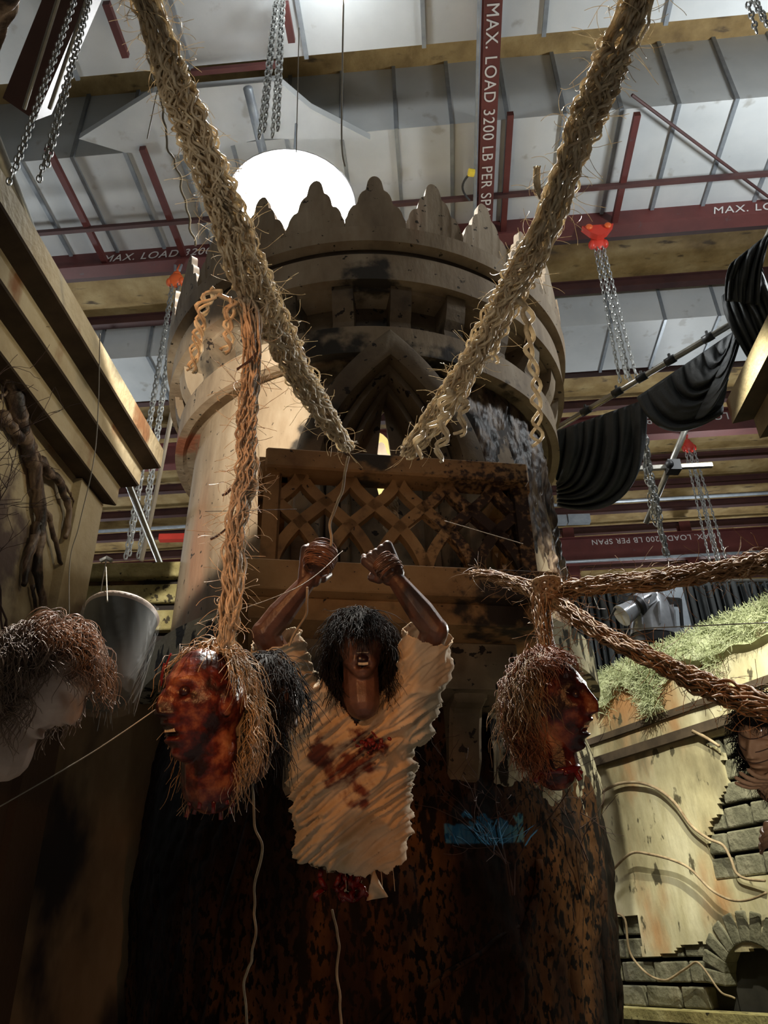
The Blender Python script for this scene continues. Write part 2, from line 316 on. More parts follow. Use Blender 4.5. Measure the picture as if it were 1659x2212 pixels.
# --- boxed white ducts with ribs
def duct(v0, v1_, z0, z1, u0, u1, label, step=1.0, off=0.):
    t = thing('ceiling_duct', bp((u0 + u1) / 2, v0, z0), label, 'duct', None)
    b = MB(); bbox(b, u0, u1, v0, v1_, z0, z1); b.build('duct_body', M['duct'], t)
    u = u0 + off
    while u < u1:
        b = MB(); P_ = lambda u_: [bp(u_, a, c) for a, c in ((v0 - .035, z0 - .04), (v1_ + .02, z0 - .04), (v1_ + .02, z0 - .002), (v0 - .002, z0 - .002), (v0 - .002, z1), (v0 - .035, z1))]
        b.add(P_(u) + P_(u + .05), [tuple(range(6)), tuple(range(6, 12))] + [(i, (i + 1) % 6, 6 + (i + 1) % 6, 6 + i) for i in range(6)]); b.build('seam_rib', M['rib'], t); u += step
    return t
zA = 10.98
duct(vof(900, 275, zA), vof(900, 475, zA) + .4, zA, ZR - .05, -11, 11, 'big white ribbed duct crossing the ceiling behind the lamp', .72)
duct(vof(900, 98, zA) - 3.0, vof(900, 98, zA), zA, ZR - .05, -11, 11, 'bright white ceiling duct at the very top edge', 1.4)
zB = 11.5
duct(vof(1300, 700, zB), vof(1300, 800, zB), zB, ZR - .05, -14, 14, 'narrower bluish white duct beyond the lettered beam', .95, .3)
# sloping duct branch, left of the lamp
t = thing('duct_branch', pz(400, 300, 10.85), 'grey sheet metal duct branch angled out below the big duct, left of the lamp', 'duct')
b = MB(); q = [pz(x, y, 10.84) for x, y in ((270, 330), (420, 335), (560, 300), (800, 302), (672, 236), (600, 175), (330, 200), (170, 300))]
n = len(q); b.add(q + [p + ZU * .12 for p in q], [tuple(range(n)), tuple(range(n, 2 * n))[::-1]] + [(i, (i + 1) % n, n + (i + 1) % n, n + i) for i in range(n)])
b.build('duct_body', M['duct'], t)

# --- longitudinal runway beam with lettering, thinner red rails and conduits
z = 10.62; u = uof(1055, 300, z)
t = thing('runway_beam', bp(u, 6, z), 'dark red runway beam pointing away from the viewer, white load lettering down it', 'steel beam')
b = MB(); bbox(b, u - .10, u + .10, 1, v1, z, z + .03); bbox(b, u - .10, u + .10, 1, v1, z + .26, z + .28); b.build('flange', M['red'], t)
b = MB(); bbox(b, u - .02, u + .02, 1, v1, z + .03, z + .26); b.build('web', M['red'], t)
b = MB(); b.tube([bp(u - .15, 1, z + .02), bp(u - .15, v1, z + .02)], .025); b.build('conduit', M['rib'], t)
text_mesh('MAX. LOAD 3200 LB PER SPAN', .2, M['white'], t, bp(u - .07, vof(1060, 5, z), z - .006), BF, BR)
for k, (xa, ya, yb, zz, lab) in enumerate([(352, 440, 560, 10.74, 'thin red rail under the big duct, above the orange hook'), (140, 400, 510, 10.74, 'thin red rail under the big duct, farthest left'),
        (1378, 250, 470, 10.74, 'thin red rail under the big duct, right of the right rope'), (1095, 380, 470, 10.74, 'thin red rail close beside the lettered runway beam'), (228, 10, 130, 10.74, 'bright red rail at the upper left, beside the chains'), (613, 0, 95, 10.74, 'bright red rail above the lamp at the top edge')]):
    uu = uof(xa, ya, zz); b = MB(); va = vof(xa, 10 if k > 3 else (320 if k < 2 else 250), zz); vb = vof(xa, yb, zz) if k > 3 else v1
    bbox(b, uu - .04, uu + .04, va, vb, zz, zz + .08); b.build('red_rail', M['red'], label=lab, cat='rail', group='red rails under the ducts')
b = MB(); vv = vof(1000, 432, 10.7); bbox(b, -13, 13, vv - .03, vv + .03, 10.7, 10.76); b.build('cross_rail', M['redd'], label='thin dark rail crossing the whole big duct just above the beam', cat='rail')
b = MB(); vv = vof(700, 133, 10.75); bbox(b, uof(405, 133, 10.75), uof(600, 128, 10.75), vv - .03, vv + .03, 10.75, 10.81); b.build('cross_rail', M['red'], label='short red cross rail between left rope and hoist chains above the lamp', cat='rail')
b = MB(); b.tube([pz(535, 190, 10.5), pz(572, 345, 10.5)], .055, 10); b.build('conduit_pipe', M['rib'], smooth=True, label='short grey pipe end pointing at the glaring lamp', cat='pipe')
b = MB(); b.tube([pz(1365, 205, 10.8), pz(1760, 500, 10.8)], .02); b.build('brace_cable', M['redd'], label='diagonal brace cable crossing the duct at the right', cat='cable')
t = thing('hanging_cable', pz(1015, 375, 10.6), 'looped dark cable with yellow plug by the runway beam', 'cable')
b = MB(); b.tube([pz(1015 - 16 * math.sin(a / 10 * 3.1) , 375 + 58 * a / 10, 10.5) for a in range(11)], .015); b.build('cord', M['dark'], t)
b = MB(); b.tube([pz(1012, 372, 10.5), pz(1024, 374, 10.5)], .05, 8); b.build('plug', plain('yellow_plastic', (.8, .6, .05)), t)
# columns in the far end
for (x, lab) in ((255, 'red steel column seen left of the tower'), (1325, 'dark steel column seen behind the chain, above the curtain'), (1650, 'red steel column at the right edge above the curtain')):
    p = pz(x, 1130, 9.5); uu = p.dot(BR); vv = v3 + .9
    b = MB(); bbox(b, uu - .15, uu + .15, vv - .15, vv - .12, 0, ZR - .3); bbox(b, uu - .15, uu + .15, vv + .12, vv + .15, 0, ZR - .3); bbox(b, uu - .02, uu + .02, vv - .12, vv + .12, 0, ZR - .3)
    b.build('steel_column', M['red'], label=lab, cat='column', group='far steel columns')
for (v_, z_, lab) in ((v3 - 1.2, 10.1, 'long thin pale pipe just above the farthest beam'), (v2 + 2.0, 10.3, 'long thin pale pipe between the two far beams')):
    b = MB(); b.tube([bp(-14, v_, z_), bp(14, v_, z_)], .04, 8); b.build('sprinkler_pipe', M['rib'], smooth=True, label=lab, cat='pipe')

# --- high bay lamps
def high_bay(p, r, label, e):
    t = thing('high_bay_lamp', p, label, 'lamp', 'high bay lamps')
    b = MB(); b.lathe([(.06, .55), (.16, .5), (.2, .25), (r * .75, .12), (r, 0), (r * .98, 0), (r * .72, .10), (.15, .2)], p, 40); b.build('reflector', M['silver'], t, smooth=True)
    b = MB(); b.lathe([(0.001, -.16 * r), (r * .4, -.14 * r), (r * .75, -.06 * r), (r * .96, .03), (0.001, .05)], p, 40); b.build('lens', M['lampw'], t, smooth=True)
    b = MB(); b.tube([p + ZU * .5, p + ZU * (10.9 - p.z)], .02); b.build('drop_rod', M['rib'], t)
    lamp('SPOT', 'high_bay_beam', p - ZU * .25, e, COOL, r * .6, p - ZU * 3, 160, .4)
    lamp('POINT', 'high_bay_glow', p - ZU * .35, e * .15, COOL, .3)
high_bay(pz(630, 446, 9.3), .76, 'glaring white high bay lamp behind the tower crown, beside the left rope', 900)  # drawn oversized, so the lens also stands for the bloom around it
lamp('POINT', 'duct_fill_light', pz(700, -45, 10.45), 42, COOL, .12)  # unseen point light added above the frame to brighten the near duct

# --- chain hoists
def chain(mb, a, b_, rw=.030, lw=.055, r=.006):
    a = V(a); b_ = V(b_); d = (b_ - a); L = d.length; d.normalize(); s1 = d.orthogonal().normalized(); s2 = d.cross(s1); n = int(L / lw)
    for i in range(n):
        c = a + d * (lw * (i + .5)); s = s1 if i % 2 else s2
        pts = [c + d * (lw * .62 * math.cos(q)) + s * (rw * .5 * math.sin(q)) for q in (2 * math.pi * k / 8 for k in range(9))]
        mb.tube(pts, r, 4, cap=False)
def hoist(top, bot, dep, ns, gap, label, hook=None, shackle=True, lw=.075, rw=.04, r=.010, fixz=True):
    t0 = pd(top[0], top[1], dep)
    if hook: d_ = ray(*top); t0 = CAM + d_ * (((v2 if dep > 13 else v1) - .0 - CAM.dot(BF)) / d_.dot(BF))
    b0 = py(bot[0], bot[1], t0.y)
    b0 = V((t0.x, t0.y, b0.z)) if fixz else b0
    t = thing('chain_hoist', b0, label, 'chain', 'hoist chains')
    for k in range(ns):
        o = BR * (gap * (k - (ns - 1) / 2)) + BF * (.5 * gap * (-1) ** k); mb = MB(); chain(mb, t0 + o * .7, b0 + o * 1.3, rw, lw, r); mb.build('chain', M['chain'], t)
    if hook:
        mb = MB(); mb.ell(t0, (.11, .07, .14)); mb.ell(t0 + ZU * .12, (.06, .05, .06)); mb.tube([t0 + ZU * .2, t0 + ZU * .34 + BR * .04, t0 + ZU * .42], .02)
        for s in (-1, 1): mb.ell(t0 + BR * .09 * s - ZU * .03, (.05, .06, .07))
        mb.build('hook_block', hook, t, smooth=True)
    if shackle:
        mb = MB(); 
        for s in (-1, 1): mb.tube([t0 + ZU * .2 + BR * .03 * s, t0 + ZU * .4 + BR * .06 * s, V((t0.x, t0.y, Z1 + .1)) + BR * .08 * s], .022)
        mb.build('sling', M['rib'], t)
    return t
hoist((380, 606), (286, 1212), 10.5, 4, .06, 'four pale hoist chains hanging from a small orange hook left of the tower', M['orange'])
hoist((186, -30), (62, 385), 3.9, 4, .05, 'cluster of pale chains in the upper left corner', None, False, lw=.034, rw=.02, r=.0042)
hoist((604, 0), (583, 300), 8.6, 4, .05, 'dark chains hanging above the glaring lamp', None, False)
hoist((1292, 525), (1358, 830), 11.2, 4, .05, 'grey hoist chains under a bright red hook right of the tower', M['hookred'], False)
hoist((1488, 965), (1562, 1230), 14.5, 4, .07, 'faint far hoist chains under a red trolley, behind the tilted pipe', M['hookred'], False)
hoist((1625, 0), (1664, 70), 7, 3, .05, 'short piece of chain in the upper right corner', None, False)
_d = ray(1292, 500); p = CAM + _d * ((v1 - .12) / _d.dot(BF))
t = thing('beam_trolley', p, 'bright red trolley clamped on the lettered beam above the grey chains', 'trolley')
b = MB(); b.prism([(-.22, .08), (.22, .08), (.12, -.06), (.03, -.12), (-.03, -.12), (-.12, -.06)], p, BR, ZU, BF, .1); b.build('trolley_plate', M['hookred'], t)
for s in (-1, 1): b = MB(); b.ell(p + BR * .13 * s + ZU * .03 - BF * .07, (.05, .03, .05)); b.build('wheel', M['orange'], t, smooth=True)
# bundle of slack chain in front of the far beams, right
t = thing('chain_bag', pd(1435, 1190, 9.0), 'slack bunched pale chain dangling beside the tilted pipe', 'chain')
def bunch(pts, wid, n, seed):
    rnd = random.Random(seed); mb = MB()
    for i in range(n):
        o = [V((rnd.uniform(-1, 1), rnd.uniform(-1, 1), rnd.uniform(-1, 1))) for _ in pts]
        q = [p + o[j] * wid * (.5 + .5 * math.sin(math.pi * (j + .3) / len(pts))) for j, p in enumerate(pts)]
        for a, c in zip(q, q[1:]): chain(mb, a, c, .04, .075, .009)
    return mb
bunch([pd(x, y, 9.0) for x, y in ((1392, 945), (1402, 1030), (1412, 1075), (1420, 1120), (1430, 1160), (1442, 1205))], .05, 7, 3).build('chain', M['chain'], t)

# --- swagged black drape on its pipe, right of the tower
t = thing('drape_pipe', pd(1300, 880, 8), 'long steel pipe sloping up to the right, carrying the black swags', 'pipe')
PA = pd(1195, 930, 8.4); PB = pd(1680, 640, 7.0)
b = MB(); b.tube([PA, PB], .03, 12); b.build('pipe', M['steel'], t, smooth=True)
for x, y in ((1277, 868), (1352, 838), (1408, 800), (1470, 765), (1548, 715)):
    f = (x - 1195) / 485; c = PA.lerp(PB, f); b = MB(); d = (PB - PA).normalized(); b.tube([c - d * .05, c + d * .05], .042, 10); b.tube([c, c + ZU * .08], .015); b.build('clamp', M['dark'], t, smooth=True)
def qb(a, c, b_, t): return a * (1 - t) ** 2 + c * 2 * t * (1 - t) + b_ * t * t
def L2(a, b_, t): return (a[0] + (b_[0] - a[0]) * t, a[1] + (b_[1] - a[1]) * t)
def swag(T0, T1, C0, C1, B0, B1, folds, d0, d1, nm, amp, lab, cols=160, rowsn=40, ph=0.):
    rows = []; tocam = -ray(1400, 900)
    for i in range(rowsn + 1):
        s = i / rowsn; row = []
        for j in range(cols + 1):
            u = j / cols; a = L2(T0, T1, u); c = L2(C0, C1, u); e = L2(B0, B1, u)
            x = a[0] * (1 - s) ** 2 + 2 * c[0] * s * (1 - s) + e[0] * s * s; y = a[1] * (1 - s) ** 2 + 2 * c[1] * s * (1 - s) + e[1] * s * s
            dep = d0 + (d1 - d0) * (x - 1195) / 465
            w_ = folds * u * 2 * math.pi + ph + 1.6 * math.sin(3 * u + 2 * s) + 3.4 * noise.noise(V((u * 4.5, s * 1.2, ph))) + 1.2 * noise.noise(V((u * 13, s * 2, ph + 5)))
            k = (abs(math.sin(w_ / 2)) ** .7 * 2 - 1) * amp * min(1, .15 + s * 2.5) + .3 * amp * noise.noise(V((u * 20, s * 4, 3)))
            row.append(pd(x, y, dep - .04 - .06 * math.sin(math.pi * s)) + tocam * k)
        rows.append(row)
    b = MB(); b.grid(rows); o = b.build(nm, M['black'], smooth=True, label=lab, cat='drape', group='black swags on the sloping pipe')
    so = o.modifiers.new('s', 'SOLIDIFY'); so.thickness = .006
    return o
swag((1205, 930), (1397, 862), (1198, 1000), (1408, 1145), (1203, 1035), (1205, 1092), 7, 8.3, 7.3, 'black_swag', .075, 'left swag of black fabric, gathered down behind the tower brim')
swag((1375, 858), (1600, 705), (1425, 985), (1580, 790), (1560, 895), (1600, 640), 6, 8.2, 7.1, 'black_swag', .06, 'middle swag of black fabric with fanned folds under the pipe')
swag((1500, 905), (1600, 700), (1560, 915), (1610, 700), (1625, 640), (1590, 600), 2, 8.1, 7.0, 'black_swag', .05, 'smooth dark turned-under drop of black fabric at the right of the fanned folds')
swag((1560, 640), (1640, 560), (1560, 700), (1670, 640), (1630, 800), (1680, 700), 6, 7.6, 6.8, 'black_swag', .06, 'pulled black fabric hanging from the knot at the right edge', 80, 30, 1.)
swag((1690, 480), (1600, 560), (1640, 520), (1560, 560), (1640, 660), (1565, 650), 4, 7.4, 6.7, 'black_swag', .06, 'tied knot of black fabric high at the right edge', 80, 30, 2.)
b = MB(); b.tube([pd(1690, 440, 6.9), pd(1625, 585, 7.1)], .03, 10); b.build('drape_upright_pipe', M['steel'], smooth=True, label='steel pipe poking out above the black fabric knot', cat='pipe')
# tilted pipe with cross batten
t = thing('tilted_pipe', pd(1395, 1130, 9.6), 'tilted bare pipe below the black swags with a batten clamped across it', 'pipe')
b = MB(); b.tube([pd(1395, 1130, 9.6), pd(1490, 905, 9.2)], .035, 12); b.build('pipe', M['steel'], t, smooth=True)
b = MB(); b.bar(pd(1368, 1013, 9.35), pd(1538, 1005, 9.35), .05, .05); b.build('batten', M['steel'], t)
b = MB(); b.bar(pd(1440, 1009, 9.3), pd(1467, 1009, 9.3), .14, .14); b.ell(pd(1446, 1003, 9.2), (.05, .05, .05)); b.build('clamp', M['dark'], t)

# --- black backdrop curtain with its rail
YB = 9.5
rows = []
for i in range(9):
    row = []
    for j in range(901):
        x = 1150 + 640 * j / 900; p = py(x, 1266 - (x - 1150) * .012, YB); ztop = p.z
        a = j * .33 + 2 * noise.noise(V((j * .02, 0, 0))); row.append(V((p.x + .02 * math.sin(a * 1.7 + i * .2), YB + .07 * math.sin(a + i * .12) + .04 * noise.noise(V((j * .05, i * .4, 0))), ztop - (ztop - .02) * i / 8)))
    rows.append(row)
b = MB(); b.grid(rows); o = b.build('backdrop_curtain', M['blackd'], smooth=True, label='wide pleated black backdrop curtain behind the mossy wall', cat='curtain')
b = MB(); b.tube([py(1150, 1262, YB), py(1800, 1252, YB)], .03, 8); b.build('curtain_rail', M['steel'], smooth=True, label='steel rail along the top of the backdrop curtain', cat='rail')
# boom post + moving head lights
t = thing('boom_post', V((py(1440, 1300, 8.6).x, 8.6, 0)), 'grey square boom post in front of the backdrop curtain', 'post')
p = py(1440, 1262, 8.6); p2 = py(1490, 1480, 8.6); b = MB(); b.bar(p + (p - p2) * .02, p2, .27, .2, V((0, 1, 0))); b.bar(p2 - V((0, 0, .1)), V((p2.x + .1, p2.y, 0)), .27, .2, V((0, 1, 0))); b.build('post', M['rib'], t)
def fixture(x, y, s, ax, label, dep=8.2):
    p = pd(x, y, dep); ax = V(ax).normalized(); sd = ax.cross(V((0, 1, 0))).normalized(); fr = sd.cross(ax)
    t = thing('moving_head_light', p, label, 'stage light', 'stage lights on the boom')
    MM = Matrix((sd, fr, ax)).transposed()
    def loc(pr): b = MB(); b.lathe([(r_, z_) for r_, z_ in pr], (0, 0, 0), 20); b.v = [tuple(p + MM @ V(v)) for v in b.v]; return b
    loc([(.001, .34 * s), (.10 * s, .33 * s), (.15 * s, .2 * s), (.18 * s, .0), (.18 * s, -.02 * s), (.001, -.02 * s)]).build('housing', M['silver'], t, smooth=True, auto=40)
    loc([(.185 * s, -.03 * s), (.19 * s, -.1 * s), (.15 * s, -.13 * s), (.15 * s, -.03 * s)]).build('collar', M['dark'], t, smooth=True, auto=40)
    loc([(.14 * s, -.12 * s), (.17 * s, -.3 * s), (.19 * s, -.42 * s), (.15 * s, -.42 * s), (.001, -.40 * s)]).build('lens_barrel', M['silver'], t, smooth=True, auto=40)
    b = MB()
    for k in range(8):
        a = 2 * math.pi * k / 8; c = V((.165 * s * math.cos(a), .165 * s * math.sin(a), .12 * s)); b.box(p + MM @ c, (.02 * s, .005 * s, .09 * s), MM @ Matrix.Rotation(a, 3, 'Z'))
    b.build('cooling_fins', M['silver'], t)
    b = MB()
    for k in (-1, 1): b.bar(p + sd * .23 * s * k - ax * .1 * s, p + sd * .23 * s * k + ax * .3 * s, .02 * s, .03 * s, fr)
    b.bar(p - sd * .25 * s + ax * .3 * s + fr * .1, p + sd * .25 * s + ax * .3 * s + fr * .1, .06 * s, .06 * s, fr); b.build('yoke', M['dark'], t)
fixture(1412, 1368, 1.3, (.10, -.1, 1), 'large grey moving head stage light pointing down in front of the boom')
fixture(1382, 1305, .62, (.8, .1, .5), 'smaller grey stage light angled left above the large one')
t = thing('light_bracket', pd(1470, 1370, 8.2), 'grey bracket and clamp fixed to the boom beside the large stage light', 'bracket')
b = MB(); b.box(pd(1470, 1368, 8.2), (.16, .08, .03)); b.box(pd(1490, 1385, 8.2), (.09, .06, .05)); b.build('plate', M['silver'], t)
b = MB(); b.ell(pd(1478, 1385, 8.1), (.04, .04, .04)); b.tube([pd(1440, 1375, 8.1), pd(1500, 1400, 8.1)], .02); b.build('bolt', M['chain'], t, smooth=True)
b = MB(); b.tube([pd(1300 + 120 * k / 14, 1335 - 26 * math.sin(k / 14 * 3.14) + 12 * math.sin(k), 8.15) for k in range(15)], .012); b.build('power_cable', M['dark'], label='thin black cable looping left of the stage lights', cat='cable')
for (x, y, lab) in ((1200, 1124, 'small grey box on the far wall beside the tower'), (1250, 1122, 'small pale sign box on the far wall')):
    p = pz(x, y, 10.2); b = MB(); b.box(p, (.25, .08, .1)); b.build('wall_box', M['rib'], label=lab, cat='box')
b = MB(); b.box(pz(372, 1162, 9.8), (.28, .08, .07)); b.build('red_sign', M['hookred'], label='small red box high in the far end left of the tower', cat='sign')

# ================================================================ left set building
# wall plane runs along BF; corner seen at (205,1085)
K = pz(206, 1087, 4.23); ku = K.dot(BR); kv = K.dot(BF)
t = thing('temple_facade', bp(ku, kv, 0), 'yellowed stone-look facade at the left with a deep stepped cornice', 'scenery wall')
b = MB(); rows = []
n1, n2 = 70, 60
for i in range(n1 + 1):
    zz = 4.4 * i / n1; rows.append([bp(ku + .02 * noise.noise(V((j * .1, zz * 2, 0))), kv - 4.6 + 4.6 * j / n2, zz) for j in range(n2 + 1)])
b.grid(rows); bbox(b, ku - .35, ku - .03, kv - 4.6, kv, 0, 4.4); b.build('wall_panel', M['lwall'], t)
b = MB(); bbox(b, ku - .1, ku + .05, kv - .32, kv + .01, 0, 4.22); b.build('pilaster', M['lwall'], t)
prof = [(0, 4.23), (.12, 4.23), (.12, 4.37), (.23, 4.41), (.23, 4.54), (.34, 4.58), (.34, 4.74), (-.35, 4.74)]
b = MB(); pts0 = [bp(ku + a, kv - 4.6, z_) for a, z_ in prof]; pts1 = [bp(ku + a, kv + a * .5, z_) for a, z_ in prof]; n = len(prof)
b.add(pts0 + pts1, [(i, (i + 1) % n, n + (i + 1) % n, n + i) for i in range(n)] + [tuple(range(n)), tuple(range(n, 2 * n))]); b.m = [1 if i in (0, 2, 4) else 0 for i in range(n + 2)]
o = b.build('cornice', [M['lwall'], M['paint']], t); o.modifiers.new('b', 'BEVEL').width = .008
b = MB(); b.tube([pz(-60, 180, 5.3), pz(345, 1215, 5.3)], .035, 12); b.build('long_pipe', M['steel'], smooth=True, label='long shiny pipe running along above the left cornice', cat='pipe')
# root like reliefs on that wall
t = thing('root_relief', bp(ku, kv - 1.2, 2.6), 'brown dried root growth crawling over the left facade', 'roots')
def onwall(x, y, off=.03):
    d = ray(x, y); n_ = BR; s = (ku + off - CAM.dot(n_)) / d.dot(n_); return CAM + d * s
rt = [([(20, 800), (45, 920), (75, 1010), (90, 1120), (80, 1230), (95, 1320)], .05), ([(60, 960), (95, 1010), (130, 1040), (150, 1100), (140, 1180)], .035), ([(0, 900), (50, 950), (85, 1000)], .04),
      ([(10, 770), (30, 740), (60, 760), (80, 810)], .012), ([(75, 1050), (110, 1130), (130, 1210), (155, 1245)], .02), ([(90, 1130), (60, 1200), (50, 1280)], .03), ([(110, 1010), (150, 1060), (158, 1085), (150, 1190)], .01),
      ([(0, 860), (30, 830), (45, 780), (60, 730)], .01), ([(70, 1260), (75, 1310), (85, 1330)], .012)]
for ps, r in rt:
    P = [onwall(x, y, .02 + r * .4) for x, y in ps]; q = []
    for a, c in zip(P, P[1:]):
        for k in range(6): q.append(a.lerp(c, k / 6) + V((0, noise.noise(a * 9 + V((k, 0, 0))), noise.noise(c * 7 + V((0, k, 0))))) * .03)
    b = MB(); b.tube(q, [r * (1 - .6 * i / len(q)) * (1 + .5 * noise.noise(V((i * .7, r, 0)))) for i in range(len(q))], 9); b.build('root', M['bark'], t, smooth=True)
t = thing('bare_twigs', onwall(10, 1390, .2), 'bare dark twiggy branches at the left edge in front of the facade', 'branches')
def branches(base, tip, n, seed, r0=.006, spread=.5, depth=3):
    rnd = random.Random(seed); mb = MB()
    def go(p, d, L, r, k):
        pts = [p]; 
        for i in range(5):
            d = (d + V((rnd.gauss(0, .22), rnd.gauss(0, .22), rnd.gauss(0, .15)))).normalized(); p = p + d * L / 5; pts.append(p)
        mb.tube(pts, [max(r * (1 - .15 * i), .0012) for i in range(6)], 5)
        if k:
            for q in pts[1:]:
                if rnd.random() < .75: go(q, (d + V((rnd.gauss(0, spread), rnd.gauss(0, spread), rnd.gauss(0, spread)))).normalized(), L * .6, r * .6, k - 1)
    base = V(base); tip = V(tip)
    for i in range(n): go(base + V((rnd.gauss(0, .02), rnd.gauss(0, .02), 0)), (tip - base + V((rnd.gauss(0, .2), rnd.gauss(0, .2), rnd.gauss(0, .1))) * (tip - base).length).normalized(), (tip - base).length, r0, depth)
    return mb
branches(onwall(15, 1400, .25), onwall(30, 1090, .2), 4, 5).build('twig', M['twig'], t)
branches(onwall(-10, 900, .15), onwall(35, 800, .08), 3, 6, .005, .4, 2).build('twig', M['twig'], t)

# mossy block wall joining facade and tower
YC = 6.1
x0 = py(150, 1300, YC).x; x1 = py(400, 1300, YC).x; zt = py(280, 1216, YC).z
t = thing('stone_block_wall', V(((x0 + x1) / 2, YC, 0)), 'low wall of yellow green stone courses between left facade and tower', 'scenery wall')
b = MB(); b.box(((x0 + x1) / 2, YC + .12, zt / 2), ((x1 - x0) / 2 + .3, .12, zt / 2)); b.build('wall_core', M['lowall'], t)
for (ya, yb, off) in ((1214, 1246, .1), (1262, 1302, .06), (1318, 1362, .09)):
    za = py(280, ya, YC - off).z; zb = py(280, yb, YC - off).z; b = MB(); b.box(((x0 + x1) / 2, YC - off / 2, (za + zb) / 2), ((x1 - x0) / 2, off / 2, (za - zb) / 2)); o = b.build('stone_course', M['block'], t); m_ = o.modifiers.new('b', 'BEVEL'); m_.width = .02; m_.segments = 3
b = MB(); p = py(229, 1212, YC - .1); b.tube([p + V((-.05, 0, 0)), p + V((0, 0, .03)), p + V((.05, 0, 0))], .02); b.tube([p, p - ZU * .28], .006); b.build('eye_bolt', M['chain'], t)

# bark clad trunk and dark beam in the top left corner
t = thing('bark_trunk', pd(-20, 300, 2.2), 'glossy dark bark column filling the top left corner', 'tree trunk')
b = MB(); rows = []
for i in range(50):
    f = i / 49; c = pd(-60 + 0 * f, -120 + 420 * f, 2.2 + .6 * f); row = []
    for j in range(48):
        a = 2 * math.pi * j / 48; rr = (.13 - .09 * f) * (1 + .25 * noise.noise(V((math.cos(a) * 2, math.sin(a) * 2, f * 9)))); row.append(c + V((math.cos(a) * rr, math.sin(a) * rr, 0)))
    rows.append(row)
b.grid(rows, True); b.build('trunk', M['bark'], t, smooth=True)
t = thing('corner_beam', pd(130, 80, 4.6), 'dark red brown box beam in the upper left corner behind the bark column', 'beam')
b = MB(); b.bar(pd(60, 230, 4.7), pd(190, -80, 4.3), .26, .2, BR); b.build('beam', M['redd'], t)
for s in (-1, 1):
    b = MB(); b.tube([pd(52 + 55 * (s > 0), 235, 4.5), pd(150 + 65 * (s > 0), -80, 4.1)], .012, 8); b.build('edge_trim', M['steel'], t)

# ================================================================ right set pieces
# stepped cornice at the right edge
K2 = pz(1572, 880, 4.9); k2u = K2.dot(BR); k2v = K2.dot(BF)
t = thing('right_cornice', bp(k2u, k2v, 4.6), 'stepped stone cornice cut off by the right edge above the curtain', 'scenery cornice')
prof = [(.26, 4.44), (.26, 4.60), (.13, 4.60), (.13, 4.76), (0, 4.76), (0, 4.95), (.8, 4.95), (.8, 4.44)]
b = MB(); pts0 = [bp(k2u + a, k2v - 3.6, z_) for a, z_ in prof]; pts1 = [bp(k2u + a, k2v - a * .3, z_) for a, z_ in prof]; n = len(prof)
b.add(pts0 + pts1, [(i, (i + 1) % n, n + (i + 1) % n, n + i) for i in range(n)] + [tuple(range(n)), tuple(range(n, 2 * n))]); b.m = [1 if i in (1, 3, 7) else 0 for i in range(n + 2)]
b.build('cornice', [M['lwall'], M['paint']], t)

# long plastered wall with brick patches and moss
az = R(-26.6); WD = V((-math.sin(az), -math.cos(az), 0)); P0 = V((py(1290, 1500, 7.3).x, 7.3, 0)); WN = V((-math.cos(az), math.sin(az), 0)) * 1.0
if WN.dot(-P0) < 0: WN = -WN
def rw(s, z, off=0.): return P0 + WD * s + ZU * z + WN * off
def rpx(x, y, off=0.):
    d = ray(x, y); k = (P0 + WN * off - CAM).dot(WN) / d.dot(WN); p = CAM + d * k; q = p - P0; return q.dot(WD), p.z
t = thing('plaster_wall', rw(2, 0), 'greenish plaster wall with exposed grey brick patches at the right', 'scenery wall')
ztop = 3.78
def worn(s, z):       # where plaster has fallen away
    n_ = noise.noise(V((s * 2.3, z * 2.3, 1.0))) * .16 + noise.noise(V((s * 7, z * 7, 4.0))) * .07
    s1, _ = rpx(1560, 1800)
    a = (z < 3.05 and z > 2.05 - .0) and (s > s1 + n_ + .12 * math.sin(z * 5))
    zb = rpx(1500, 2065)[1] + .05
    c = z < zb + n_ * .6
    d = (s < rpx(1395, 1990)[0] + n_) and z < rpx(1380, 1975)[1]
    return a or c or d
NS, NZ = 240, 190; s0, s1_ = -1.5, 4.6
vs = []; fs = []
for i in range(NZ + 1):
    for j in range(NS + 1):
        s = s0 + (s1_ - s0) * j / NS; z_ = .3 + (ztop - .3) * i / NZ; vs.append(rw(s, z_, .0 + .012 * noise.noise(V((s * 3, z_ * 3, 0)))))
for i in range(NZ):
    for j in range(NS):
        s = s0 + (s1_ - s0) * (j + .5) / NS; z_ = .3 + (ztop - .3) * (i + .5) / NZ
        if not worn(s, z_): k = i * (NS + 1) + j; fs.append((k, k + 1, k + NS + 2, k + NS + 1))
b = MB(); b.add(vs, fs); o = b.build('plaster_skin', M['rwall'], t); so = o.modifiers.new('s', 'SOLIDIFY'); so.thickness = .05; so.offset = -1 if False else 0
b = MB(); b.add([rw(a, c_, d) for d in (-.1, -.3) for a, c_ in ((s0, 0), (s1_, 0), (s1_, ztop), (s0, ztop))], [(0, 1, 2, 3), (4, 5, 6, 7), (0, 1, 5, 4), (2, 3, 7, 6), (0, 3, 7, 4), (1, 2, 6, 5)]); b.build('mortar_bed', M['gap'], t)
MW = Matrix((WD, WN, ZU)).transposed()
b = MB(); rnd = random.Random(4); z_ = .9
archc = rpx(1640, 2130)
while z_ < 3.1:
    h = .165; s = s0 + rnd.uniform(0, .3)
    while s < s1_:
        L = rnd.uniform(.24, .4)
        cs = s + L / 2
        if math.hypot(cs - archc[0], z_ + h / 2 - archc[1]) > .42:
            b.box(rw(cs, z_ + h / 2, -.06 + rnd.uniform(-.01, .012)), (L / 2 - .014, .06, h / 2 - .013), MW @ Matrix.Rotation(rnd.gauss(0, .015), 3, 'Y'))
        s += L
    z_ += h
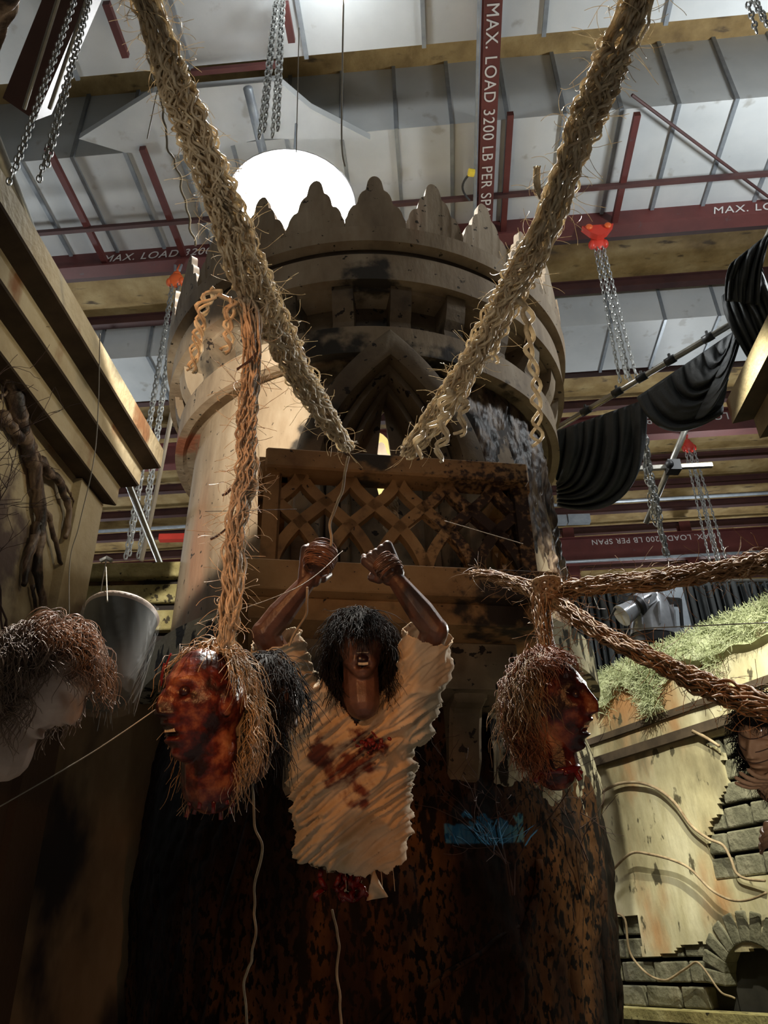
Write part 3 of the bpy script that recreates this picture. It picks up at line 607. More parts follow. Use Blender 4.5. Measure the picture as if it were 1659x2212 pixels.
for k in range(11):
    a = math.pi * (k + .5) / 11; c = (archc[0] + .36 * math.cos(a), archc[1] + .36 * math.sin(a)); b.box(rw(c[0], c[1], -.03), (.10, .07, .045), MW @ Matrix.Rotation(-a, 3, 'Y'))
o = b.build('brickwork', M['brick'], t); m_ = o.modifiers.new('b', 'BEVEL'); m_.width = .012; m_.segments = 2
for (ya, yb, off) in ((1590, 1604, .03), (1636, 1655, .05)):
    zz = rpx(1300, ya)[1]; zy = rpx(1300, yb)[1]; b = MB(); b.box(rw((s0 + s1_) / 2, (zz + zy) / 2, off / 2 + .01), ((s1_ - s0) / 2, off / 2 + .01, abs(zz - zy) / 2), MW); b.build('string_moulding', M['paint'], t)
zl = rpx(1400, 2187)[1]; b = MB(); b.box(rw((s0 + s1_) / 2 - .0, zl, .08), ((s1_ - s0) / 2, .12, .035), MW); b.build('ledge', M['block'], t)
b = MB(); b.box(rw((s0 + s1_) / 2, .35 + .1, .02), ((s1_ - s0) / 2, .03, .45), MW); b.build('lower_wall', M['brick'], t)
# arch hollow
b = MB(); b.box(rw(archc[0], archc[1] - .1, -.1), (.28, .02, .35), MW); b.build('arch_recess', M['gap'], t)

# moss heaped on top of the wall
rnd = random.Random(11); b = MB(); base = MB(); rows = []
for j in range(150):
    s = s0 + (s1_ - s0) * j / 149; row = []
    for k in range(14):
        a = math.pi * k / 13; rr = .11 * (1 + .7 * noise.noise(V((s * 5, k * .3, 0)))); row.append(rw(s, ztop - .04 + rr * math.sin(a) * 1.1 - .12 * (k < 3) * (1 + noise.noise(V((s * 4, 0, 0)))), rr * math.cos(a) * 1.1 - .05))
    rows.append(row)
b.grid(rows)
sdr = rpx(1432, 1560)[0]
for i in range(11000):
    s = rnd.uniform(-.3, 3.9); a = rnd.uniform(0, 2.6); hang = max(0, noise.noise(V((s * 3.1, 5, 0)))) * .5 * (a < .9)
    p = rw(s, ztop - .03 + .12 * math.sin(a) - rnd.random() * hang - (.1 * rnd.random() if a < .8 else 0), .12 * math.cos(a) - .03)
    if i > 9800: s = sdr + rnd.gauss(0, .06); p = rw(s, ztop - rnd.random() ** 1.3 * .42, .10 + .03 * rnd.random())
    d = (WN * math.cos(a) + ZU * math.sin(a) + V((rnd.gauss(0, .9), rnd.gauss(0, .9), rnd.gauss(0, .7)))).normalized(); pts = [p]; c1 = V((rnd.gauss(0, 1), rnd.gauss(0, 1), rnd.gauss(0, 1))) * 1.5
    for k in range(8): d = (d + c1 * .45).normalized(); c1 = (c1 + V((rnd.gauss(0, .4), rnd.gauss(0, .4), rnd.gauss(0, .4)))); p = p + d * rnd.uniform(.008, .018); pts.append(p)
    b.tube(pts, .0019, 3, cap=False)
b.build('moss', M['moss'], label='pale green moss heaped along the top of the plaster wall', cat='moss', kind='stuff')

# vines in front of the plaster wall
def vine(ps, r, off, label):
    P = [rw(*rpx(x, y, off), off) for x, y in ps]; q = []
    for i in range(len(P) - 1):
        a, c = P[i], P[i + 1]; pa = P[max(i - 1, 0)]; pc = P[min(i + 2, len(P) - 1)]
        for k in range(8):
            u = k / 8; q.append(.5 * ((2 * a) + (c - pa) * u + (2 * pa - 5 * a + 4 * c - pc) * u * u + (3 * a - pa - 3 * c + pc) * u ** 3) + V((noise.noise(V((i + u, r * 99, 0))), 0, noise.noise(V((i + u, 7, r * 50))))) * .012)
    b = MB(); b.tube(q, [r * (1.1 - .35 * i / len(q)) for i in range(len(q))], 7); b.build('vine', M['vine'], smooth=True, label=label, cat='vine', group='vines on the plaster wall')
vine([(1290, 1750), (1297, 1715), (1330, 1695), (1370, 1690), (1420, 1703), (1460, 1735), (1490, 1780), (1530, 1810), (1560, 1825), (1580, 1860), (1600, 1893), (1659, 1902)], .013, .06, 'topmost arching vine on the plaster wall')
vine([(1310, 1895), (1362, 1843), (1410, 1846), (1480, 1870), (1530, 1915), (1570, 1940), (1610, 1947), (1659, 1925)], .011, .1, 'middle drooping vine on the plaster wall')
vine([(1318, 1975), (1350, 1985), (1362, 2060), (1400, 2105), (1440, 2115), (1480, 2092), (1505, 2080), (1530, 2105), (1560, 2145), (1590, 2160)], .009, .08, 'lowest kinked vine over the brick base of the plaster wall')
vine([(1495, 1580), (1560, 1615)], .014, .07, 'short straight vine stub near the dark haired dummy')
vine([(1300, 1760), (1308, 1830), (1312, 1900), (1306, 1960)], .004, .2, 'thin twiggy creeper along the tower base edge')
# ================================================================ tower
D = 6.5
tcx = py(797, 1100, D).x; TC = V((tcx, D, 0)); zc_ = 1.6
DEL = R(7)
tower = thing('castle_tower', TC, 'tall cream plaster castle tower with crenellated crown and a lattice balcony, centre of the set', 'tower')
def cyl(a, r, z): return TC + V((r * math.sin(a), -r * math.cos(a), z))
RS = .254 * D; RB = .282 * D; RA = .3047 * D; RC = .285 * D
ZB0, ZB1 = .628 * D + 1.6, .672 * D + 1.6; ZA0, ZA1 = .722 * D + 1.6, .808 * D + 1.6; ZC0, ZC1 = .275 * D + 1.6, .318 * D + 1.6
AF = R(112)
# pointed doorway in the shaft (angular half width by height)
ZD0, ZDP = 3.45, 5.72
def archw(z, hw, zs, zp):
    if z <= zs: return hw
    if z >= zp: return 0
    f = (z - zs) / (zp - zs); return hw * (1 - f ** 1.7)
HWD, ZDS = .50, 4.75
def shaft_r(z): return RS * (1 + .012 * (ZB0 - z))
b = MB(); rows = []; na = 260; nz_ = 120; vs = []; fs = []
for i in range(nz_ + 1):
    z = ZC1 - .1 + (ZA0 + .1 - ZC1 + .1) * i / nz_
    for j in range(na + 1):
        a = -AF + 2 * AF * j / na; vs.append(cyl(a, shaft_r(z) , z))
for i in range(nz_):
    z = ZC1 - .1 + (ZA0 + .1 - ZC1 + .1) * (i + .5) / nz_
    for j in range(na):
        a = -AF + 2 * AF * (j + .5) / na
        if abs((a - DEL) * RS) > archw(z, HWD, ZDS, ZDP - .1): k = i * (na + 1) + j; fs.append((k, k + 1, k + na + 2, k + na + 1))
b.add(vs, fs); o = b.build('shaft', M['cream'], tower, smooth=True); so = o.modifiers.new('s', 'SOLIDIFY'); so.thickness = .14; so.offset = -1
# arch mouldings: sweep of a section along the pointed arch
def arch_curve(hw, zs, zp, z0, n=26):
    L = [(-hw, z0 + (zs - z0) * k / 6) for k in range(6)] + [(-hw * (1 - (k / n) ** 1.7), zs + (zp - zs) * k / n) for k in range(n + 1)]
    return L + [(-x, z) for x, z in L[::-1][1:]]
def arch_strip(hw, zs, zp, z0, w_, r0, r1, mat, nm):
    inner = arch_curve(hw, zs, zp, z0); outer = arch_curve(hw + w_, zs, zp + w_ * 1.5, z0); b = MB(); rows = []
    for (xi, zi), (xo, zo) in zip(inner, outer):
        P = []
        for (x, z, rr) in ((xi, zi, r0), (xi, zi, r1 - .02), ((xi * .85 + xo * .15), zi * .85 + zo * .15, r1), ((xi * .15 + xo * .85), zi * .15 + zo * .85, r1), (xo, zo, r1 - .02), (xo, zo, r0)):
            P.append(cyl(DEL + x / RS, rr, z))
        rows.append(P)
    b.grid(rows, True); return b.build(nm, mat, tower, auto=40)
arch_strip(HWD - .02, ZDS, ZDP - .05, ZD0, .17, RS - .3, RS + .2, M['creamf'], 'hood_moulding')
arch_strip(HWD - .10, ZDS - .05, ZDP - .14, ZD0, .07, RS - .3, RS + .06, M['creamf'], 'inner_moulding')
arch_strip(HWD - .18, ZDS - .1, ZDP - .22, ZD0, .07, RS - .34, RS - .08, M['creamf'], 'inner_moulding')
# recessed door screen with a tapering ogee slit
vs = []; fs = []; nx, nzz = 91, 120
def slit(z):
    zt, zm, zb = 5.56, 4.84, 4.46
    if z > zt or z < zb: return 0
    return .085 * (1 - ((z - zm) / (zt - zm)) ** 1.0) ** 1.1 if z > zm else .085 * (1 - ((zm - z) / (zm - zb)) ** 1.6)
cols = []
for i in range(nzz + 1):
    z = 3.5 + (5.75 - 3.5) * i / nzz
    for j in range(nx + 1):
        x = -.5 + j / nx; s_ = slit(z)
        f = (abs(x) - .5 / nx) / (.5 - .5 / nx); x2 = (s_ + (.5 - s_) * f) * (1 if x >= 0 else -1)
        vs.append(cyl(DEL - .012 + x2 / RS, RS - .24, z))
for i in range(nzz):
    for j in range(nx):
        if j == nx // 2 and slit(3.5 + 2.25 * (i + .5) / nzz) > 0: continue
        k = i * (nx + 1) + j; fs.append((k, k + 1, k + nx + 2, k + nx + 1))
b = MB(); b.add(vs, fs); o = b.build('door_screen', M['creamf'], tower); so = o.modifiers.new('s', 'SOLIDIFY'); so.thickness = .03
# rings
def ring(prof, nm, mat, a0=-AF, a1=AF, par=tower, n=120):
    b = MB(); b.lathe([(r, z) for r, z in prof] + [prof[0]], TC, n, a0, a1); k = len(prof) + 1
    return b.build(nm, mat, par, auto=35)
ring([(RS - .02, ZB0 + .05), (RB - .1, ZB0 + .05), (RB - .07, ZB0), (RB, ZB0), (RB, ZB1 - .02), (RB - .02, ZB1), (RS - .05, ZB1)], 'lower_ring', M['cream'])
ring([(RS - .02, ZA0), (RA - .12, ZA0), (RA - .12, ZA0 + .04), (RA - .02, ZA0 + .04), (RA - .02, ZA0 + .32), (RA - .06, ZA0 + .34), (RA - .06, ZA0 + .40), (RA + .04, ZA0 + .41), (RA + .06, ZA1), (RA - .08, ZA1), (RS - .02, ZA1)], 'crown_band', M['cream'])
ring([(RS, ZC0 + .06), (RC - .12, ZC0 + .06), (RC - .08, ZC0), (RC, ZC0), (RC, ZC1), (RS, ZC1)], 'base_ring', M['speck'])
ring([(RA - .075, ZA0 + .345), (RA - .045, ZA0 + .345), (RA - .045, ZA0 + .395), (RA - .075, ZA0 + .395)], 'dark_groove', M['paint'])
# dark recess liner between the rings
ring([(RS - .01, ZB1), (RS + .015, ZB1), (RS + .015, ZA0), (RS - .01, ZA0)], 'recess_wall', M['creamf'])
# s curved corbels
NSTEP = R(14.4)
for k in range(-7, 8):
    a = R(2.6) + NSTEP * (k - .5)
    if abs(a) > AF: continue
    pr = [(0, ZB1 - .02), (.16, ZB1 - .02), (.155, ZB1 + .06), (.20, ZB1 + .14), (.23, ZA0 - .09), (.25, ZA0 + .03), (0, ZA0 + .03)]
    pr2 = []
    for (x0_, z0_), (x1_, z1_) in zip(pr, pr[1:]): pr2 += [(x0_ + (x1_ - x0_) * q / 3, z0_ + (z1_ - z0_) * q / 3) for q in range(3)]
    pr2.append(pr[-1]); rad = V((math.sin(a), -math.cos(a), 0)); tan = V((math.cos(a), math.sin(a), 0))
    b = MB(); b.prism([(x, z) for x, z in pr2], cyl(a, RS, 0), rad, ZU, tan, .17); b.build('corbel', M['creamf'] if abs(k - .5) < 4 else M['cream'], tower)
# cresting pieces
tab = [(0, .62), (.08, .615), (.16, .595), (.23, .555), (.27, .50), (.285, .45), (.34, .435), (.42, .42), (.50, .385), (.56, .33), (.585, .27), (.64, .255), (.72, .25), (.80, .225), (.88, .18), (.93, .12), (1, .08)]
def hh(u):
    u = abs(u)
    for (a, x), (c, y) in zip(tab, tab[1:]):
        if u <= c: return x + (y - x) * (u - a) / (c - a)
    return 0
for k in range(25):
    a = R(3.6) + R(14.4) * k
    for s in (1,):
        b = MB(); rows = []
        for i in range(81):
            u = -1 + i / 40; aa = a + u * R(7.15); h = hh(u)
            rows.append([cyl(aa, RA + .02, ZA1 - .03), cyl(aa, RA + .05, ZA1 + h * .5), cyl(aa, RA + .06, ZA1 + h), cyl(aa, RA + .0, ZA1 + h), cyl(aa, RA - .02, ZA1 - .03)])
        b.grid(rows, True); b.add(rows[0], [(0, 1, 2, 3, 4)]); b.add(rows[-1], [(0, 1, 2, 3, 4)]); b.build('cresting_point', M['cream'], tower, auto=35)
# bark cladding on the right flank
def clad(a0, a1, z0, z1, seed, nm, mat, amp=.06, r=lambda z: RS, na_=110, nz__=120, base=.015):
    b = MB(); rows = []
    for i in range(nz__ + 1):
        z = z0 + (z1 - z0) * i / nz__; row = []
        for j in range(na_ + 1):
            f = j / na_; a = a0 + (a1 - a0) * f + .03 * noise.noise(V((z * 2, seed, 0))) * (f < .1)
            e = min(1, f * 12, (1 - f) * 12, i / nz__ * 15 + .2, (1 - i / nz__) * 15 + .2)
            q = V((a * 6, z * 1.6, seed)); n_ = noise.noise(q) + .5 * abs(noise.noise(q * 2.7)) + .35 * abs(noise.noise(q * 6.5))
            row.append(cyl(a, r(z) + base + amp * max(n_, -.2) * e, z))
        rows.append(row)
    b.grid(rows); return b.build(nm, mat, tower, smooth=True)
clad(R(27), R(88), ZC1, ZB0 + .02, 3, 'bark_cladding', M['bark'], .08)
clad(R(60), R(110), ZC0 - .6, ZC1, 5, 'bark_cladding', M['bark'], .05, lambda z: RS + .02)
# bulging base covered in roots
def br(z):
    t = (ZC0 - z) / ZC0; return RS * (.97 + .05 * t + .05 * math.sin(t * 5))
clad(-AF, AF, 0, ZC0 + .05, 9, 'root_base', M['rock'], .055, br, 260, 160, 0)
clad(R(27), R(75), 2.2, ZC0, 12, 'speckled_patch', M['speck'], .05, lambda z: br(z) + .03 - .25 * max(0, (2.7 - z)), 90, 70)
for (a0, z0, a1, z1, r_) in ((R(-40), .1, R(-22), 2.6, .05), (R(15), .2, R(35), 2.1, .045), (R(38), .0, R(50), 2.4, .05), (R(-5), .1, R(8), 1.9, .035), (R(60), .0, R(62), 2.2, .05), (R(-8), 1.2, R(30), 1.75, .02), (R(2), 1.0, R(22), 1.25, .014)):
    pts = []
    for i in range(40):
        f = i / 39; z = z0 + (z1 - z0) * f; a = a0 + (a1 - a0) * f + .05 * noise.noise(V((f * 5, a0 * 9, 0))); pts.append(cyl(a, br(z) + .015 + .02 * noise.noise(V((f * 6, 3, a0 * 7))), z))
    b = MB(); b.tube(pts, [r_ * (1.2 - .7 * i / 40) for i in range(40)], 8); b.build('root', M['rock'], tower, smooth=True)
branches(cyl(R(27), RS + .15, 1.9), cyl(R(30), RS + .22, 2.75), 4, 15, .006, .5, 3).build('dry_twigs', M['twig'], tower)
branches(cyl(R(46), RS + .2, 2.1), cyl(R(43), RS + .22, 2.55), 2, 16, .006, .4, 2).build('dry_twigs', M['twig'], tower)

# --- balcony
ZT = 4.34
TL = pz(575, 972, ZT); TR = pz(1135, 1008, ZT); bt = (TR - TL).normalized(); bn = V((bt.y, -bt.x, 0)); W = (TR - TL).length
OB = (TL + TR) / 2; OB.z = 0
# outward direction must face the viewer
if bn.y > 0: bn = -bn
balc = MB(); 
def bq(x, o_, z): return OB + bt * x + bn * o_ + ZU * z
MBm = Matrix((bt, bn, ZU)).transposed()
def zat(px_, py_, o_):     # height where the pixel ray meets the balcony plane
    d = ray(px_, py_); k = ((OB + bn * o_) - CAM).dot(bn) / d.dot(bn); return (CAM + d * k).z
zr0 = zat(850, 1030, 0); zl1 = zat(850, 1238, 0); zs0 = zat(850, 1338, .06)
HB = MB(); HB.box(bq(0, -.06, (ZT + zr0) / 2), (W / 2, .10, (ZT - zr0) / 2), MBm); 
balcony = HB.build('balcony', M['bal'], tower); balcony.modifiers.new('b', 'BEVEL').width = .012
def sub(mb, nm, mat, bev=.008, **k):
    o = mb.build(nm, mat, balcony, **k)
    if bev: o.modifiers.new('b', 'BEVEL').width = bev
    return o
# floor slab, stepped
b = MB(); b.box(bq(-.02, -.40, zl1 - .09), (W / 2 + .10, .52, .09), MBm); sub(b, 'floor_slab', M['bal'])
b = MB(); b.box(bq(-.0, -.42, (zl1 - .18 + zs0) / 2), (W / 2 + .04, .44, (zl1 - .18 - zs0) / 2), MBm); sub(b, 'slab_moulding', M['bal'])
b = MB(); b.box(bq(0, -.62, zs0 - .14), (W / 2 - .1, .36, .14), MBm); sub(b, 'soffit_block', M['creamf'])  # underside's shade put into the darker plaster colour
H = zr0 - zl1
def lattice(x0_, x1_, n, off, th, bw, nm, org=None, dirx=None, dirn=None):
    per = (x1_ - x0_) / n; b = MB()
    def P(x, z, o_): return (org + dirx * x + dirn * o_ + ZU * z) if org is not None else bq(x, off + o_, z)
    def path(sx, sg):
        pts = []
        N_ = 22
        for i in range(N_ + 1):                       # post foot to arch peak
            f = i / N_; pts.append((sx + sg * per / 2 * f ** 1.9, f * .50))
        for i in range(1, 9): f = i / 8; pts.append((sx + sg * per / 2 * (1 + f), .50 + .22 * f))
        for i in range(1, 13): f = i / 12; pts.append((sx + sg * per / 2 * (2 + 1 - (1 - f) ** 1.9), .72 + .34 * f))
        return pts
    for k in range(-1, n + 2):
        for sg in (-1, 1):
            pts = [(max(x0_, min(x1_, x)), z) for x, z in path(x0_ + k * per, sg)]
            inside = [(x, z) for x, z in pts]
            rows = []
            for i, (x, z) in enumerate(inside):
                a_ = inside[max(i - 1, 0)]; c_ = inside[min(i + 1, len(inside) - 1)]; dx, dz = c_[0] - a_[0], (c_[1] - a_[1]) * H; L = math.hypot(dx, dz) or 1; nx_, nz2 = -dz / L, dx / L
                z = min(z, 1.0); zz = zl1 + z * H
                q = [(x + nx_ * bw / 2, zz + nz2 * bw / 2), (x - nx_ * bw / 2, zz - nz2 * bw / 2)]
                q = [(max(x0_ - .01, min(x1_ + .01, a)), max(zl1, min(zr0 + .01, c))) for a, c in q]
                rows.append([P(q[0][0], q[0][1], th / 2), P(q[1][0], q[1][1], th / 2), P(q[1][0], q[1][1], -th / 2), P(q[0][0], q[0][1], -th / 2)])
            b.grid(rows, True)
    for s in range(n + 1):                             # solid spandrels at post tops
        pass
    return b
b = lattice(-W / 2 + .07, W / 2 - .07, 5, -.07, .075, .068, 'x')
for s in (-1, 1): b.box(bq(s * (W / 2 - .045), -.07, (zl1 + zr0) / 2), (.045, .045, H / 2), MBm)
sub(b, 'lattice_panel', M['bal'], 0)
for s, off0 in ((-1, 0), (1, 0)):
    org = bq(s * (W / 2 - .05), 0, 0)
    b = lattice(0, .80, 3, 0, .07, .075, 'x', org + bn * -.1, -bn, bt); b.box(org - bn * .5 + ZU * ((ZT + zr0) / 2), (.09, .42, (ZT - zr0) / 2), MBm); sub(b, 'side_panel', M['bal'], 0)
# scroll brackets under the balcony
for x in (-.52, .45):
    pr = [(0, 0), (.62, 0), (.66, -.10), (.58, -.22), (.46, -.24), (.40, -.36), (.36, -.52), (.26, -.62), (.16, -.60), (.12, -.75), (0, -.8)]
    b = MB(); b.prism(pr, bq(x, -.95, zs0 - .1), bn, ZU, bt, .2); sub(b, 'scroll_bracket', M['creamf'], .02)

# things inside the balcony and behind the slit
b = MB(); rnd = random.Random(5)
for i in range(46):
    x = rnd.uniform(-.15, .6); p = bq(x, -.35 + rnd.uniform(-.12, .12), zl1 + .02 + rnd.random() * .05); pts = []; ph = rnd.uniform(0, 6)
    for k in range(22): f = k / 21 - .5; pts.append(p + bt * f * .5 + ZU * (.012 + .014 * math.sin(f * 40 + ph)) + bn * .02 * math.cos(f * 40 + ph))
    b.tube(pts, .006, 5)
b.build('rope_heap', M['jute'], smooth=True, label='tangled heap of pale rope lying on the balcony floor behind the lattice', cat='rope heap')
b = MB()
for i in range(16):
    pts = []; x = .0 + rnd.uniform(-.05, .05); ph = rnd.uniform(0, 6)
    for k in range(24): f = k / 23; pts.append(bq(x + .012 * math.sin(f * 30 + ph), -.3 + .012 * math.cos(f * 30 + ph), ZT - .02 - f * .42))
    b.tube(pts, .007, 5)
b.build('rope_hank', M['jute'], smooth=True, label='short hank of pale rope hanging down behind the balcony rail', cat='rope')
pp = py(832, 1000, 9.2)
t = thing('yellow_flat', V((pp.x, pp.y, 0)), 'yellow painted flat with double arched top seen through the tower slit', 'scenery flat')
zt0 = py(832, 922, 9.2).z; pol = [(-1.2, 0), (1.2, 0)]
for k in range(13): a = math.pi * k / 12; pol.append((.6 + .6 * math.cos(a), zt0 - .3 + .3 * math.sin(a)))
for k in range(13): a = math.pi * k / 12; pol.append((-.6 + .6 * math.cos(a), zt0 - .3 + .3 * math.sin(a)))
b = MB(); b.prism(pol, V((pp.x + .06, pp.y, 0)), V((1, 0, 0)), ZU, V((0, 1, 0)), .04); b.build('panel', M['yellow'], t)
b = MB(); b.box((pp.x + .06, pp.y + .06, zt0 / 2 - .3), (.03, .04, zt0 / 2 - .3)); b.box((pp.x - .9, pp.y + .06, zt0 / 2 - .3), (.03, .04, zt0 / 2 - .3)); b.build('brace', M['vine'], t)
lamp('SPOT', 'yellow_flat_spot', (pp.x - 1.5, 8.0, .5), 160, (1, .9, .6), .1, (pp.x, 9.2, 5.2), 60, .5)
# projector patch on the tower base
pl = lamp('SPOT', 'cyan_projector', (1.5, 1.0, 1.25), 1500, (.06, .55, 1.0), .006, py(1045, 1783, 4.95), 9, .1)
pl.data.use_nodes = True; nt = pl.data.node_tree; N = nt.nodes; L = nt.links; em = N['Emission']
tc = N.new('ShaderNodeTexCoord'); sp = N.new('ShaderNodeSeparateXYZ'); L.new(tc.outputs['Normal'], sp.inputs[0])
def mth(op, a, b_=0.):
    n_ = N.new('ShaderNodeMath'); n_.operation = op
    for i, q in enumerate((a, b_)):
        if hasattr(q, 'links'): L.new(q, n_.inputs[i])
        else: n_.inputs[i].default_value = q
    return n_.outputs[0]
yy = mth('DIVIDE', sp.outputs[1], sp.outputs[2]); xx = mth('DIVIDE', sp.outputs[0], sp.outputs[2])
box = mth('MULTIPLY', mth('LESS_THAN', mth('ABSOLUTE', yy), .022), mth('LESS_THAN', mth('ABSOLUTE', xx), .062))
nz_g = N.new('ShaderNodeTexNoise'); nz_g.inputs['Scale'].default_value = 55; L.new(tc.outputs['Normal'], nz_g.inputs['Vector'])
box = mth('MULTIPLY', box, mth('LESS_THAN', mth('ADD', mth('MULTIPLY', yy, -14), nz_g.outputs[0]), .62))
st = mth('ADD', mth('MULTIPLY', mth('SINE', mth('MULTIPLY', yy, 2000)), .25), .75)
L.new(mth('MULTIPLY', box, st), em.inputs['Strength'])
# ================================================================ ropes
def spline(P, n):
    q = []
    for i in range(len(P) - 1):
        a, c = P[i], P[i + 1]; pa = P[max(i - 1, 0)]; pc = P[min(i + 2, len(P) - 1)]
        for k in range(n):
            u = k / n; q.append(.5 * ((2 * a) + (c - pa) * u + (2 * pa - 5 * a + 4 * c - pc) * u * u + (3 * a - pa - 3 * c + pc) * u ** 3))
    return q + [P[-1]]
def rope(name, ctrl, rads, strands, sr, mat, seed, label, cat='rope', twist=7., wob=.35, fly=60, frays=(), per=.012, group=None, flat=1.):
    """ctrl: world points; rads: bundle radius at each control point; crimped strands braided round the path"""
    rnd = random.Random(seed); P = [V(p) for p in ctrl]; L = sum((c - a).length for a, c in zip(P, P[1:])); n = max(int(L / per / (len(P) - 1)), 6)
    q = spline(P, n); m = len(q); t = (q[1] - q[0]).normalized(); a = t.orthogonal().normalized(); fr = []
    for i in range(m):
        t2 = (q[min(i + 1, m - 1)] - q[max(i - 1, 0)]).normalized(); a = (a - t2 * a.dot(t2)).normalized(); fr.append((a, t2.cross(a), t2))
    step = L / m
    def rr(i):
        f = i / (m - 1) * (len(rads) - 1); k = min(int(f), len(rads) - 2); return rads[k] + (rads[k + 1] - rads[k]) * (f - k)
    b = MB()
    for s in range(strands):
        ph = rnd.uniform(0, 6.28); lay = math.sqrt((s + .5) / strands); kk = rnd.uniform(.8, 1.2) * (1 if s % 2 else -1) * twist; cp = rnd.uniform(.045, .07); c2 = rnd.uniform(0, 6.28)
        i0 = 0 if rnd.random() < .85 else rnd.randrange(m // 3); i1 = m if rnd.random() < .8 else m - rnd.randrange(1, max(m // 8, 2)); pts = []
        for i in range(i0, i1):
            d = i * step; w_ = .5 + .5 * lay; ang = ph + kk * d + .6 * noise.noise(V((d * 4, s * 3.1, seed)))
            rad = rr(i) * (.15 + .85 * lay) * (1 + wob * noise.noise(V((d * 9, s * 7.7, seed))))
            cr = rr(i) * .17
            x = rad * math.cos(ang) + cr * math.sin(d * 6.28 / cp + c2); y = rad * math.sin(ang) * flat + cr * math.cos(d * 6.28 / cp * 1.1 + c2)
            pts.append(q[i] + fr[i][0] * x + fr[i][1] * y)
        if len(pts) > 3: b.tube(pts, sr * rnd.uniform(.75, 1.25), 6)
    o = b.build(name, mat, smooth=True, label=label, cat=cat, group=group)
    # loose fibres
    if fly:
        f_ = MB()
        for k in range(fly):
            i = rnd.randrange(m); an = rnd.uniform(0, 6.28); d = (fr[i][0] * math.cos(an) + fr[i][1] * math.sin(an)); p = q[i] + d * rr(i) * .8; v = (d * rnd.uniform(.3, 1) + fr[i][2] * rnd.uniform(-1, 1)).normalized(); cu = V((rnd.gauss(0, 1), rnd.gauss(0, 1), rnd.gauss(0, 1))) * .35; pts = [p]
            for s in range(rnd.randrange(5, 11)): v = (v + cu * .6 + V((0, 0, -.05))).normalized(); cu += V((rnd.gauss(0, .15), rnd.gauss(0, .15), rnd.gauss(0, .15))); p = p + v * .009; pts.append(p)
            f_.tube(pts, .0006, 3, cap=False)
        f_.build('loose_fibres', mat, o)
    return o
def curl(name, ctrl, r, mat, seed, label, amp=.012, wl=.06, strands=2, cat='strand', fly=8, group=None, parent=None):
    rnd = random.Random(seed); P = [V(p) for p in ctrl]; L = sum((c - a).length for a, c in zip(P, P[1:])); q = spline(P, max(int(L / .008 / (len(P) - 1)), 5)); m = len(q); b = MB()
    for s in range(strands):
        ph = rnd.uniform(0, 6.28); pts = []
        for i in range(m):
            d = L * i / m; v = 1 + .5 * noise.noise(V((d * 10, s, seed))); pts.append(q[i] + V((math.sin(d * 6.28 / wl + ph + v) * amp * v, math.cos(d * 6.28 / wl * .9 + ph) * amp * .7, 0)) + V((noise.noise(V((d * 8, seed, s))), 0, noise.noise(V((seed, d * 8, s))))) * amp * .8)
        b.tube(pts, [r * (1 - .4 * i / m) for i in range(m)], 6)
    if parent is not None: return b.build(name, mat, parent, smooth=True)
    return b.build(name, mat, smooth=True, label=label, cat=cat, group=group)

M['jutem'] = mk('strawberry_jute', [(.3, (.34, .24, .16)), (.5, (.60, .48, .35)), (.72, (.82, .70, .54))], 40, 4, rough=.4, transl=.35)
J = M['jute']; JB = M['juteb']
LR = [(290, -60, 1.60), (322, 20, 1.60), (352, 110, 1.6), (385, 200, 1.6), (425, 300, 1.6), (468, 400, 1.65), (500, 480, 1.7), (540, 590, 1.75), (580, 680, 1.85), (625, 765, 1.98), (668, 845, 2.12), (712, 915, 2.3), (752, 968, 2.45)]
rope('frayed_rope', [pd(*p) for p in LR], [.03, .03, .031, .033, .033, .036, .038, .042, .040, .036, .034, .030, .018], 60, .0029, J, 1, 'thick frayed blond rope slanting down from the upper left to the balcony rail', fly=380, per=.009)
RR_ = [(1392, -60, 1.55), (1368, 20, 1.55), (1330, 110, 1.56), (1290, 205, 1.58), (1248, 310, 1.62), (1205, 420, 1.68), (1160, 530, 1.76), (1110, 620, 1.86), (1055, 725, 1.98), (1000, 815, 2.12), (940, 905, 2.28), (880, 975, 2.45)]
rope('frayed_rope', [pd(*p) for p in RR_], [.034, .034, .034, .032, .031, .031, .033, .035, .035, .033, .033, .026], 56, .0029, J, 2, 'thick frayed blond rope slanting down from the upper right to the balcony rail', fly=300, per=.009)
rope('frayed_rope', [pd(*p) for p in [(535, 640, 1.78), (545, 740, 1.74), (540, 830, 1.72), (532, 930, 1.70), (530, 1030, 1.68), (512, 1130, 1.67), (505, 1230, 1.66), (497, 1320, 1.66), (485, 1395, 1.67)]], [.022, .018, .020, .022, .022, .020, .022, .022, .014], 34, .0026, M['jutem'], 3, 'reddish blond rope hanging straight down in front of the tower to the bloodied head', fly=260, per=.009)
rope('frayed_rope', [pd(*p) for p in [(1020, 1240, 2.5), (1070, 1247, 2.4), (1120, 1262, 2.3), (1165, 1278, 2.2), (1195, 1278, 2.15), (1260, 1268, 2.05), (1340, 1262, 1.95), (1430, 1252, 1.85), (1530, 1235, 1.75), (1620, 1220, 1.68), (1720, 1205, 1.6)]], [.014, .02, .022, .024, .026, .022, .022, .022, .022, .024, .026], 44, .0023, JB, 4, 'brown rope stretched sideways from the balcony corner to the right edge', fly=260)
rope('frayed_rope', [pd(*p) for p in [(1185, 1290, 2.12), (1215, 1308, 2.05), (1262, 1342, 1.95), (1320, 1378, 1.85), (1390, 1412, 1.75), (1460, 1448, 1.68), (1530, 1483, 1.6), (1600, 1512, 1.54), (1700, 1545, 1.46)]], [.014, .018, .02, .021, .022, .022, .023, .025, .027], 44, .0023, JB, 5, 'brown rope running down to the right edge across the mossy wall top', fly=180)
